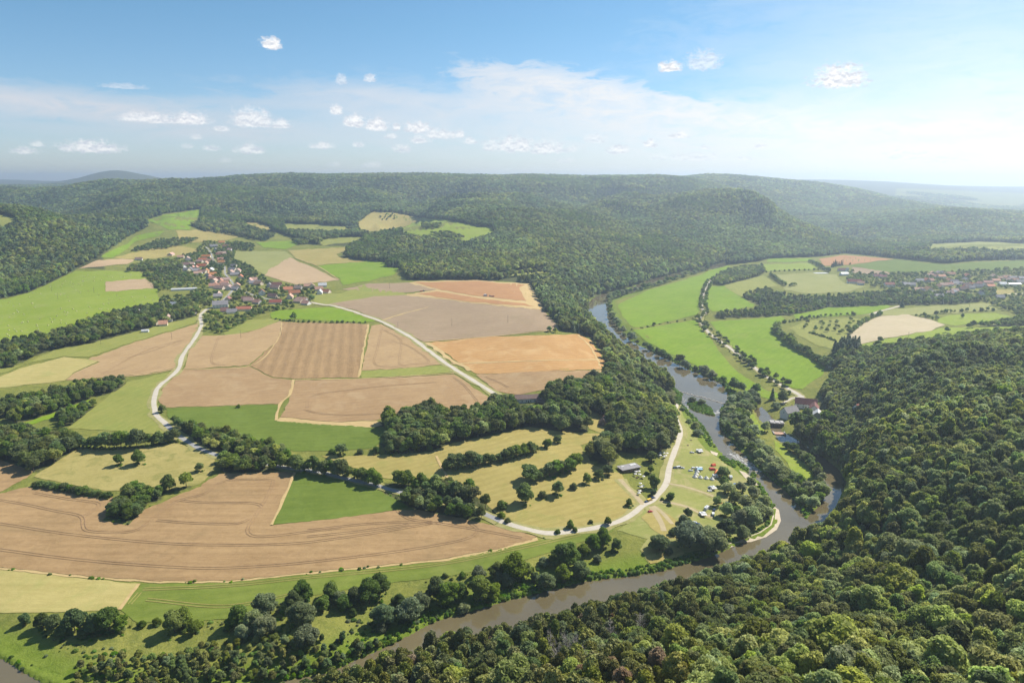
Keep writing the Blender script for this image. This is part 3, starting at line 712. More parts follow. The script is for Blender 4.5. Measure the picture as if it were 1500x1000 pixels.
# ================================================================ TREES
def leaf_mat(name, c, sat=1.04, patch=True, transl=.45, var=.45, hue=.04):
    m, nt, b = new_mat(name)
    r = nt.add('ShaderNodeObjectInfo').outputs['Random']
    p = pos(nt)
    n = nt.noise(p, .0065, 4, .62)
    n2 = nt.noise(p, .55, 2, .6)
    lite = tuple(x * k for x, k in zip(c, (1.42, 1.36, 1.2))); dark = tuple(x * k for x, k in zip(c, (.62, .72, .85)))
    col = nt.mix(nt.math('ADD', nt.math('MULTIPLY', nt.ramp(n, .38, .62), .7), nt.math('MULTIPLY', nt.ramp(n2, .3, .7), .3)), dark, lite) if patch else nt.mix(nt.ramp(n2, .3, .7), dark, lite)
    r2 = nt.math('FRACT', nt.math('MULTIPLY', r, 9.13)); r3 = nt.math('FRACT', nt.math('MULTIPLY', r, 27.7))
    hs = nt.add('ShaderNodeHueSaturation', i={'Color': col, 'Hue': nt.math('MULTIPLY_ADD', r2, hue, .498 - hue / 2),
        'Saturation': nt.math('MULTIPLY_ADD', r3, .35, sat - .2), 'Value': nt.math('MULTIPLY_ADD', nt.math('POWER', r, 1.6), var * 2.6, 1 - var)})
    nt.l.new(hs.outputs[0], b.inputs['Base Color'])
    b.inputs['Roughness'].default_value = .6; b.inputs['Specular IOR Level'].default_value = .18
    tr = nt.add('ShaderNodeBsdfTranslucent', i={'Color': nt.mix(.7, hs.outputs[0], hs.outputs[0], 'ADD')})
    ms = nt.add('ShaderNodeMixShader', i={0: transl}); nt.l.new(b.outputs[0], ms.inputs[1]); nt.l.new(tr.outputs[0], ms.inputs[2])
    out = [x for x in nt.n if x.type == 'OUTPUT_MATERIAL'][0]; nt.l.new(ms.outputs[0], out.inputs[0])
    return m
LM = {}
def tree_mats():
    LM['broad'] = leaf_mat('broadleaf_foliage', (0.193, 0.216, 0.066))
    LM['field'] = leaf_mat('hedge_foliage', (0.135, 0.181, 0.042), var=.25)
    LM['willow'] = leaf_mat('willow_foliage', (0.216, 0.252, 0.108), sat=.98, var=.22)
    LM['pine'] = leaf_mat('pine_foliage', (0.193, 0.197, 0.054), var=.25, transl=.15)
    LM['spruce'] = leaf_mat('spruce_foliage', (0.082, 0.119, 0.044), var=.2, transl=.1)
    LM['ash'] = leaf_mat('pale_foliage', (0.180, 0.230, 0.085), var=.35)
    LM['scrub'] = leaf_mat('scrub_foliage', (0.216, 0.234, 0.061), var=.3)
    LM['rust'] = leaf_mat('rusty_foliage', (.235, .165, .085), var=.2, hue=.015, sat=.95)
    LM['reed'] = leaf_mat('reed_foliage', (0.140, 0.234, 0.029), var=.2)
    LM['bark'] = plain('bark', (.13, .10, .075), .9, .3, 3)
    LM['grey'] = plain('dead_wood', (.30, .27, .235), .9, .25, 2)

_ico = {}
def ico(sub):
    if sub not in _ico:
        bm = bmesh.new(); bmesh.ops.create_icosphere(bm, subdivisions=sub, radius=1)
        _ico[sub] = (np.array([v.co[:] for v in bm.verts]), np.array([[v.index for v in f.verts] for f in bm.faces])); bm.free()
    return _ico[sub]

def leaf_quads(P, N, size, rng, flat=.8):
    n = len(P)
    N = N + rng.normal(size=(n, 3)) * flat; N /= np.linalg.norm(N, axis=1)[:, None]
    t = np.cross(N, rng.normal(size=(n, 3))); t /= np.linalg.norm(t, axis=1)[:, None] + 1e-9
    b = np.cross(N, t)
    s = size * rng.uniform(.6, 1.35, n)[:, None]
    e = rng.uniform(.55, 1.0, n)[:, None]
    c = rng.normal(size=(n, 3)) * .12 * s
    V = np.stack([P - t * s + c, P - b * s * e * .8, P + t * s * .9 - c, P + b * s * e], 1).reshape(-1, 3)
    return V, np.arange(n * 4).reshape(-1, 4)

def broad_crown(seed, nleaf, size, rx=.34, rz=.37, cz=.60, nl=15, core=1, lumpr=(.085, .165), low=.0):
    rng = np.random.default_rng(seed)
    L = []
    while len(L) < nl:
        d = rng.normal(size=3); d /= np.linalg.norm(d); r = rng.uniform(.55, 1.12)
        if d[2] < -.55: continue
        taper = 1 - .25 * max(0, d[2])
        c = np.array([d[0] * rx * r * .78 * taper, d[1] * rx * r * .78 * taper, cz + d[2] * rz * r * .8])
        L.append((c, rng.uniform(*lumpr) * (rx / .34)))
    L.append((np.array([0, 0, cz]), rx * .66)); L.append((np.array([0, 0, cz + rz * .3]), rx * .5))
    w = np.array([q[1] ** 2 for q in L]); w /= w.sum()
    P, N = [], []
    need = nleaf
    while need > 0:
        k = rng.choice(len(L), size=need * 2, p=w)
        c = np.array([L[i][0] for i in k]); r = np.array([L[i][1] for i in k])[:, None]
        d = rng.normal(size=(len(k), 3)); d /= np.linalg.norm(d, axis=1)[:, None]
        p = c + d * r * rng.uniform(.82, 1.08, (len(k), 1)) * np.array([1, 1, .9])
        inside = np.zeros(len(k), int)
        for cc, rr in L: inside += (np.linalg.norm(p - cc, axis=1) < rr * .78)
        ok = (inside == 0) & (d[:, 2] > -.75)
        P.append(p[ok][:need]); N.append(d[ok][:need] + np.array([0, 0, .15])); need -= len(P[-1])
    P, N = np.concatenate(P), np.concatenate(N)
    V, Fq = leaf_quads(P, N, size, rng)
    iv, if_ = ico(core)
    Vs, Ts, k = [V], [], len(V)
    for c, r in L:
        v = c + iv * r * .84 * np.array([1, 1, .9]); Vs.append(v); Ts.append(if_ + k); k += len(v)
    V = np.concatenate(Vs); T = np.concatenate(Ts)
    # quads and triangles in one mesh: split the quads
    F3 = np.concatenate([Fq[:, [0, 1, 2]], Fq[:, [0, 2, 3]], T])
    return V, F3
def cone_crown(seed, nleaf, size, rx=.19, base=.12, droop=.35, power=.9, core=True):
    rng = np.random.default_rng(seed)
    t = rng.random(nleaf) ** .75                       # 0 at the base, 1 at the tip (mirrored)
    t = 1 - t ** 1.0
    nb = 13
    t = (np.floor(t * nb) + rng.uniform(0, .75, nleaf)) / nb
    z = base + (1 - base) * t
    a = rng.random(nleaf) * 6.283
    lob = 1 + .22 * np.sin(a * 5 + np.floor(t * nb) * 2.1)
    r = rx * (1 - t) ** power * lob * np.sqrt(rng.uniform(.35, 1.0, nleaf)) + .008
    P = np.stack([np.cos(a) * r, np.sin(a) * r, z - droop * r * .6], 1)
    N = np.stack([np.cos(a), np.sin(a), np.full(nleaf, .9)], 1)
    V, Fq = leaf_quads(P, N, size, rng, .35)
    F3 = np.concatenate([Fq[:, [0, 1, 2]], Fq[:, [0, 2, 3]]])
    if core:
        k = len(V); n = 8; ring = [[math.cos(i / n * 6.283) * rx * .62, math.sin(i / n * 6.283) * rx * .62, base + .02] for i in range(n)] + [[0, 0, .97]]
        V = np.concatenate([V, np.array(ring)]); F3 = np.concatenate([F3, np.array([[k + i, k + (i + 1) % n, k + n] for i in range(n)])])
    return V, F3
def trunk_geo(h=.5, r0=.022, r1=.010, seed=0, limbs=5, bare=False):
    rng = np.random.default_rng(seed)
    V, Fc = [], []
    def tube(p, q, ra, rb, n=6):
        p, q = np.array(p, float), np.array(q, float); d = q - p; d /= np.linalg.norm(d)
        a = np.cross(d, [.3, .9, .1]); a /= np.linalg.norm(a); b = np.cross(d, a); k = len(V)
        for c, r in ((p, ra), (q, rb)):
            for i in range(n):
                V.append(c + (a * math.cos(i / n * 6.283) + b * math.sin(i / n * 6.283)) * r)
        for i in range(n):
            j = (i + 1) % n; Fc.append([k + i, k + j, k + n + j]); Fc.append([k + i, k + n + j, k + n + i])
    mid = (rng.normal() * .012, rng.normal() * .012, h * .5); top = (rng.normal() * .02, rng.normal() * .02, h)
    tube((0, 0, -.06), mid, r0, (r0 + r1) / 2); tube(mid, top, (r0 + r1) / 2, r1)
    for i in range(limbs):
        a = i * 2.4 + rng.random(); z = h * rng.uniform(.45, .95)
        L = rng.uniform(.12, .26) * (1.15 - .8 * z / h if bare else 1)
        q = (math.cos(a) * L, math.sin(a) * L, z + L * rng.uniform(.2, .9))
        tube((0, 0, z), q, r1 * .8, r1 * .25, 4)
        if bare:
            for _ in range(3):
                s = rng.uniform(.4, .9); e = np.array(q) * s + np.array([0, 0, z]) * (1 - s)
                tube(e, e + rng.normal(size=3) * .06 + np.array([0, 0, .03]), r1 * .3, r1 * .1, 3)
    return np.array(V), np.array(Fc)

PROTO = {}   # kind -> lod -> list of (crown mesh, trunk mesh)
SPEC = {  # kind: (foliage, crown builder kwargs)
 'broad': dict(m='broad', rx=.36, rz=.37, cz=.60), 'field': dict(m='field', rx=.40, rz=.42, cz=.54, low=.1),
 'willow': dict(m='willow', rx=.46, rz=.42, cz=.52), 'bush': dict(m='field', rx=.55, rz=.48, cz=.42),
 'wbush': dict(m='willow', rx=.58, rz=.48, cz=.42), 'ash': dict(m='ash', rx=.28, rz=.42, cz=.57), 'oak': dict(m='broad', rx=.44, rz=.40, cz=.56), 'scrub': dict(m='scrub', rx=.52, rz=.48, cz=.42), 'rust': dict(m='rust', rx=.25, rz=.38, cz=.60), 'pine': dict(m='pine', rx=.245, rz=.40, cz=.60), 'reed': dict(m='reed', rx=.8, rz=.5, cz=.3)}
def meshes():
    tree_mats()
    for kind, s in SPEC.items():
        kw = {k: v for k, v in s.items() if k != 'm'}
        for lod, (nv, nleaf, size, nl, core) in {'near': (4, 2600, .043, 28, 1), 'mid': (5, 800, .060, 20, 1), 'far': (4, 150, .105, 9, 1)}.items():
            out = []
            for i in range(nv):
                V, Fc = broad_crown(100 + i * 7 + len(kind), nleaf, size, nl=nl + (i % 2) * 3, core=core, **kw)
                cm = mesh_np(f'{kind}_crown', V, Fc); cm.materials.append(LM[s['m']])
                V, Fc = trunk_geo(seed=i, limbs=5 if lod == 'near' else 2); tm = mesh_np(f'{kind}_trunk', V, Fc); tm.materials.append(LM['bark'])
                out.append((cm, tm))
            PROTO[kind, lod] = out
    for kind, mt, rx, base in (('spruce', 'spruce', .19, .08),):
        for lod, (nleaf, size) in {'near': (1500, .034), 'mid': (380, .055), 'far': (110, .085)}.items():
            out = []
            for i in range(3):
                V, Fc = cone_crown(40 + i, nleaf, size, rx=rx * (1 + .12 * i), base=base, power=.62 if kind == 'pine' else .9)
                cm = mesh_np(f'{kind}_crown', V, Fc); cm.materials.append(LM[mt])
                V, Fc = trunk_geo(h=.85, seed=i, limbs=0); tm = mesh_np(f'{kind}_trunk', V, Fc); tm.materials.append(LM['bark'])
                out.append((cm, tm))
            PROTO[kind, lod] = out
    out = []
    for i in range(3):
        V, Fc = trunk_geo(h=.98, r0=.016, r1=.008, seed=60 + i, limbs=34, bare=True); cm = mesh_np('bare_branches', V, Fc); cm.materials.append(LM['grey'])
        out.append((cm, None))
    PROTO['dead', 'near'] = PROTO['dead', 'mid'] = PROTO['dead', 'far'] = out

def lod_of(y): return 'near' if y < 460 else 'mid' if y < 1000 else 'far'

TREES = []      # (x, y, size) for bookkeeping
ROOTS = {}
def plant(kind, x, y, h, name, label, cat, group=None, wide=1.0, z=None):
    lod = lod_of(y)
    i = random.randrange(len(PROTO[kind, lod])); cm, tm = PROTO[kind, lod][i]
    z = float(ground(x, y)) if z is None else z
    t = thing(name, (x, y, z - .1), label, cat, group, random.random() * 6.283)
    w = h * wide * random.uniform(.9, 1.12)
    t.scale = (w, w, h)
    if kind == 'dead':
        c = bpy.data.objects.new('bare_branches', cm); COL.objects.link(c); c.parent = t
    else:
        c = bpy.data.objects.new('crown', cm); COL.objects.link(c); c.parent = t
        if h > 3.0 and lod != 'far':
            c2 = bpy.data.objects.new('trunk', tm); COL.objects.link(c2); c2.parent = t
    return t

_protoset = None
def protoset():
    global _protoset
    if _protoset: return _protoset
    col = bpy.data.collections.new('forest_stock'); idx = {}; names = []
    for key in sorted(PROTO):
        for i, (cm, tm) in enumerate(PROTO[key]):
            me = cm
            if tm is not None and key[1] != 'far':
                n1, n2 = len(cm.vertices), len(tm.vertices)
                v = np.zeros(n1 * 3, np.float32); cm.vertices.foreach_get('co', v); v2 = np.zeros(n2 * 3, np.float32); tm.vertices.foreach_get('co', v2)
                f = np.zeros(len(cm.polygons) * 3, np.int32); cm.loops.foreach_get('vertex_index', f); f2 = np.zeros(len(tm.polygons) * 3, np.int32); tm.loops.foreach_get('vertex_index', f2)
                me = mesh_np('stock', np.concatenate([v.reshape(-1, 3), v2.reshape(-1, 3)]), np.concatenate([f.reshape(-1, 3), f2.reshape(-1, 3) + n1]))
                me.materials.append(cm.materials[0]); me.materials.append(LM['bark'])
                mi = np.zeros(len(me.polygons), np.int32); mi[len(cm.polygons):] = 1; me.polygons.foreach_set('material_index', mi)
            nm = f'stock_{len(names):04d}'; names.append(nm)
            o = bpy.data.objects.new(nm, me); col.objects.link(o)
            idx.setdefault(key, []).append(len(names) - 1)
    _protoset = (col, idx); return _protoset

def scatter(name, label, pts, kinds, heights, wides=None, tint=None):
    """uncountable growth: ONE object whose points carry tree instances"""
    col, idx = protoset()
    n = len(pts)
    if n == 0: return
    rng = np.random.default_rng(n)
    me = bpy.data.meshes.new(name); me.vertices.add(n)
    P = np.array(pts, np.float32); P[:, 2] -= .15; me.vertices.foreach_set('co', P.ravel())
    ii = np.zeros(n, np.int32)
    lods = np.where(P[:, 1] < 460, 0, np.where(P[:, 1] < 1000, 1, 2))
    kinds = np.array(kinds)
    for k in np.unique(kinds):
        for li, l in enumerate(('near', 'mid', 'far')):
            mm = (kinds == k) & (lods == li)
            if mm.any(): ii[mm] = np.array(idx[str(k), l])[rng.integers(0, len(idx[str(k), l]), mm.sum())]
    hgt = np.array(heights, np.float32); w = hgt * (np.ones(n) if wides is None else np.array(wides)) * rng.uniform(.88, 1.15, n)
    S = np.stack([w, w, hgt], 1).astype(np.float32)
    a = me.attributes.new('pick', 'INT', 'POINT'); a.data.foreach_set('value', ii)
    a = me.attributes.new('size', 'FLOAT_VECTOR', 'POINT'); a.data.foreach_set('vector', S.ravel())
    R = np.zeros((n, 3), np.float32); R[:, 2] = rng.random(n) * 6.283
    a = me.attributes.new('turn', 'FLOAT_VECTOR', 'POINT'); a.data.foreach_set('vector', R.ravel())
    o = put(name, me, kind='stuff', label=label)
    g = bpy.data.node_groups.new(name + '_growth', 'GeometryNodeTree')
    g.interface.new_socket('Geometry', in_out='INPUT', socket_type='NodeSocketGeometry'); g.interface.new_socket('Geometry', in_out='OUTPUT', socket_type='NodeSocketGeometry')
    gi, go = g.nodes.new('NodeGroupInput'), g.nodes.new('NodeGroupOutput')
    ci = g.nodes.new('GeometryNodeCollectionInfo'); ci.inputs['Collection'].default_value = col
    ci.inputs['Separate Children'].default_value = True; ci.inputs['Reset Children'].default_value = True
    ip = g.nodes.new('GeometryNodeInstanceOnPoints'); ip.inputs['Pick Instance'].default_value = True
    def attr(nm, dt):
        q = g.nodes.new('GeometryNodeInputNamedAttribute'); q.data_type = dt; q.inputs['Name'].default_value = nm
        return [s for s in q.outputs if s.enabled and s.name == 'Attribute'][0]
    g.links.new(gi.outputs[0], ip.inputs['Points']); g.links.new(ci.outputs[0], ip.inputs['Instance'])
    g.links.new(attr('pick', 'INT'), ip.inputs['Instance Index']); g.links.new(attr('size', 'FLOAT_VECTOR'), ip.inputs['Scale'])
    er = g.nodes.new('FunctionNodeEulerToRotation'); g.links.new(attr('turn', 'FLOAT_VECTOR'), er.inputs[0]); g.links.new(er.outputs[0], ip.inputs['Rotation'])
    g.links.new(ip.outputs[0], go.inputs[0])
    md = o.modifiers.new('growth', 'NODES'); md.node_group = g
    return o

def grid_pts(y0, y1, sp, u0=-.80, u1=.80, jit=.42, seed=1):
    """jittered world grid whose spacing follows sp(y)"""
    rng = np.random.default_rng(seed); X, Y = [], []
    y = y0
    while y < y1:
        s = sp(y)
        x = np.arange(u0 * y, u1 * y, s)
        X.append(x + rng.uniform(-jit, jit, len(x)) * s + (.5 * s if len(X) % 2 else 0)); Y.append(np.full(len(x), y) + rng.uniform(-jit, jit, len(x)) * s); y += s * .87
    return np.concatenate(X), np.concatenate(Y)

def poly_pts(poly, sp, seed=0):
    """world points on a jittered grid inside a photo polygon"""
    c = cast([p[0] for p in poly], [p[1] for p in poly])
    rng = np.random.default_rng(seed)
    x0, x1, y0, y1 = c[:, 0].min() - 30, c[:, 0].max() + 30, max(70, c[:, 1].min() - 30), c[:, 1].max() + 30
    gx, gy = np.meshgrid(np.arange(x0, x1, sp), np.arange(y0, y1, sp * .87))
    gx = gx + (np.arange(gx.shape[0]) % 2)[:, None] * sp * .5
    gx = (gx + rng.uniform(-.38, .38, gx.shape) * sp).ravel(); gy = (gy + rng.uniform(-.38, .38, gy.shape) * sp).ravel()
    z = ground(gx, gy); px, py = project(gx, gy, z)
    k = pip(px, py, poly)
    return gx[k], gy[k], z[k]
ROADW = []
def off_road(x, y, d=4.5):
    m = np.ones(len(x), bool)
    for L, w in ROADW: m &= seg_dist(x, y, L, closed=False) > d + w / 2
    return m
def off_fields(x, y, z, fields=None):
    px, py = project(x, y, z); m = np.ones(len(x), bool)
    for P in (FIELDS if fields is None else fields): m &= ~pip(px, py, P)
    return m
def off_water(x, y):
    return ~(pip(x, y, RIVER_W) | pip(x, y, RACE_W))
# ================================================================ WHERE THE TREES STAND
# woods built tree by tree: (photo polygon, spacing, height range, kind mix, object name, label, group)
LEFTW1 = P3('-60,606 0,594 90,575 187,560 217,559 197,567 133,583 93,600 27,620 0,612 -60,625')
LEFTW2 = P3('82,612 120,598 157,590 152,600 112,618 90,628')
LEFTW3 = P3('-70,650 0,636 43,640 100,645 112,652 98,672 53,692 0,676 -70,690')
CLUMP = P3('210,695 235,680 262,680 270,695 292,708 268,718 240,722 215,712')
CLUMP2 = P3('155,757 180,738 212,738 216,748 188,766')
CLUMP3 = P3('184,724 205,715 240,720 236,732 212,738 190,736')
ROADHEDGE = P3('250,619 270,622 310,637 345,644 385,652 420,662 425,671 405,690 330,694 315,680 335,668 300,657 265,638')
ROADHEDGE2 = P3('560,708 590,706 640,714 690,718 702,730 735,750 738,764 690,760 650,757 600,744 558,724')
CWOOD = P3('552,622 593,611 630,604 663,612 717,602 722,590 757,596 800,600 850,604 863,608 860,632 828,644 822,632 783,628 750,634 667,652 632,660 613,664 577,671 565,665 560,640 550,632')
ESCARP = P3('797,596 803,580 850,566 888,556 896,545 910,545 940,565 985,600 988,640 975,662 957,666 935,664 907,662 897,685 880,680 860,672 880,655 907,635 893,626 880,607 863,604 840,600')
RIGHTBANK = P3('1056,622 1066,600 1078,585 1100,580 1112,592 1104,604 1096,612 1100,630 1110,652 1124,668 1140,690 1156,706 1188,712 1203,715 1206,735 1190,752 1178,770 1165,752 1135,712 1103,679 1078,650')
VILL = P3('195,400 215,384 260,380 290,366 300,352 372,358 378,400 400,416 470,424 470,438 450,448 395,459 367,468 330,490 306,490 296,478 300,458 240,455 232,432 213,407')
LHEDGE = P3('-60,520 0,508 67,496 110,483 135,471 190,457 240,452 290,452 297,457 285,463 200,488 160,503 100,510 60,518 20,536 0,545 -60,560')
RVILL = P3('1240,398 1290,402 1380,400 1500,394 1700,394 1700,470 1500,470 1485,462 1440,442 1400,432 1310,428 1270,420 1240,412')
W2 = P3('1088,435 1120,425 1150,434 1200,438 1260,432 1310,428 1400,433 1445,441 1400,446 1310,447 1230,451 1165,461 1120,464 1050,467 1046,461 1105,456 1112,447')
W3 = P3('1049,407 1056,401 1085,393 1115,390 1121,399 1110,405 1060,419 1046,416')
BEHIND = P3('1222,535 1238,518 1300,512 1380,502 1450,495 1500,493 1800,488 1800,505 1500,508 1400,512 1300,530 1240,548')
RBAND = P3('1395,481 1440,478 1500,469 1700,465 1700,476 1500,477 1440,484 1400,486')
VWOODL = P3('178,400 213,385 262,385 268,396 235,398 203,398')
FHED1 = P3('187,371 205,366 235,352 250,352 290,352 282,356 250,364 210,368')
FHED2 = P3('428,355 460,347 520,340 523,345 470,352 440,360')
HILLDOTS = P3('552,317 580,313 583,322 560,323')
CLR1 = P3('617,331 645,329 650,334 620,336'); CLR2 = P3('630,343 660,341 680,350 650,350')
WOODS = [(p,) for p in (LEFTW1, LEFTW2, LEFTW3, CLUMP, CLUMP2, CLUMP3, ROADHEDGE, ROADHEDGE2, CWOOD, ESCARP, LHEDGE, W2, W3, BEHIND, RBAND)]
WOODS += [(P3('278,329 345,326 402,346 385,353 340,343 300,338'),)]

def wood_trees(poly, sp, hr, kinds, name, label, cat, group, wide=1.0, seed=0, off=True, limit=None):
    x, y, z = poly_pts(poly, sp, seed)
    k = off_water(x, y) & off_road(x, y, 2.5)
    if off: k &= off_fields(x, y, z)
    for a, b, r in HOUSES: k &= ~((np.abs(x - a) < r * 1.0) & (y > b - r * 2.6) & (y < b + r))
    x, y, z = x[k], y[k], z[k]
    rng = random.Random(seed)
    n = 0
    for a, b in zip(x, y):
        if limit and n >= limit: break
        kd = rng.choice(kinds)
        plant(kd, a, b, rng.uniform(*hr), name, label, cat, group, wide); n += 1
    return n
def wood_stuff(name, label, poly, sp, hr, kinds, seed=0, wide=1.0, off=True, houses=None, roads=True):
    x, y, z = poly_pts(poly, sp, seed)
    k = off_water(x, y)
    if roads: k &= off_road(x, y, 3)
    if off: k &= off_fields(x, y, z)
    if houses is not None and len(houses):
        hx, hy, hr_ = houses
        for a, b, r in zip(hx, hy, hr_):
            k &= ~((np.abs(x - a) < r * 1.05) & (y > b - r * 2.9) & (y < b + r * 1.0))
    x, y, z = x[k], y[k], z[k]
    rng = np.random.default_rng(seed + 5)
    scatter(name, label, np.stack([x, y, z], 1), rng.choice(kinds, len(x)), rng.uniform(*hr, len(x)), np.full(len(x), wide))

def along(pts, sp):
    L = ribbon_pts(pts, sp, True)
    return L
FOOT = []
def row(pts, sp, hr, kinds, name, what, where, start, cat, group, wide=1.0, jit=1.2, seed=0):
    """a countable row: each tree labelled by its place from a thing one can find"""
    rng = random.Random(seed)
    L = along(pts, sp * .80)
    FOOT.extend([(q[0], q[1], 3.0) for q in L])
    L = [q for q in L if name != 'avenue_tree' or rng.random() < .82]
    for i, (a, b) in enumerate(L):
        a += rng.uniform(-jit, jit); b += rng.uniform(-jit, jit)
        plant(rng.choice(kinds), a, b, rng.uniform(*hr) * 1.12 * rng.uniform(.72, 1.2), name, f'{what}, {ordw(i)} from {start} {where}', cat, group, wide * (1.0 if name == 'avenue_tree' else 1.1))

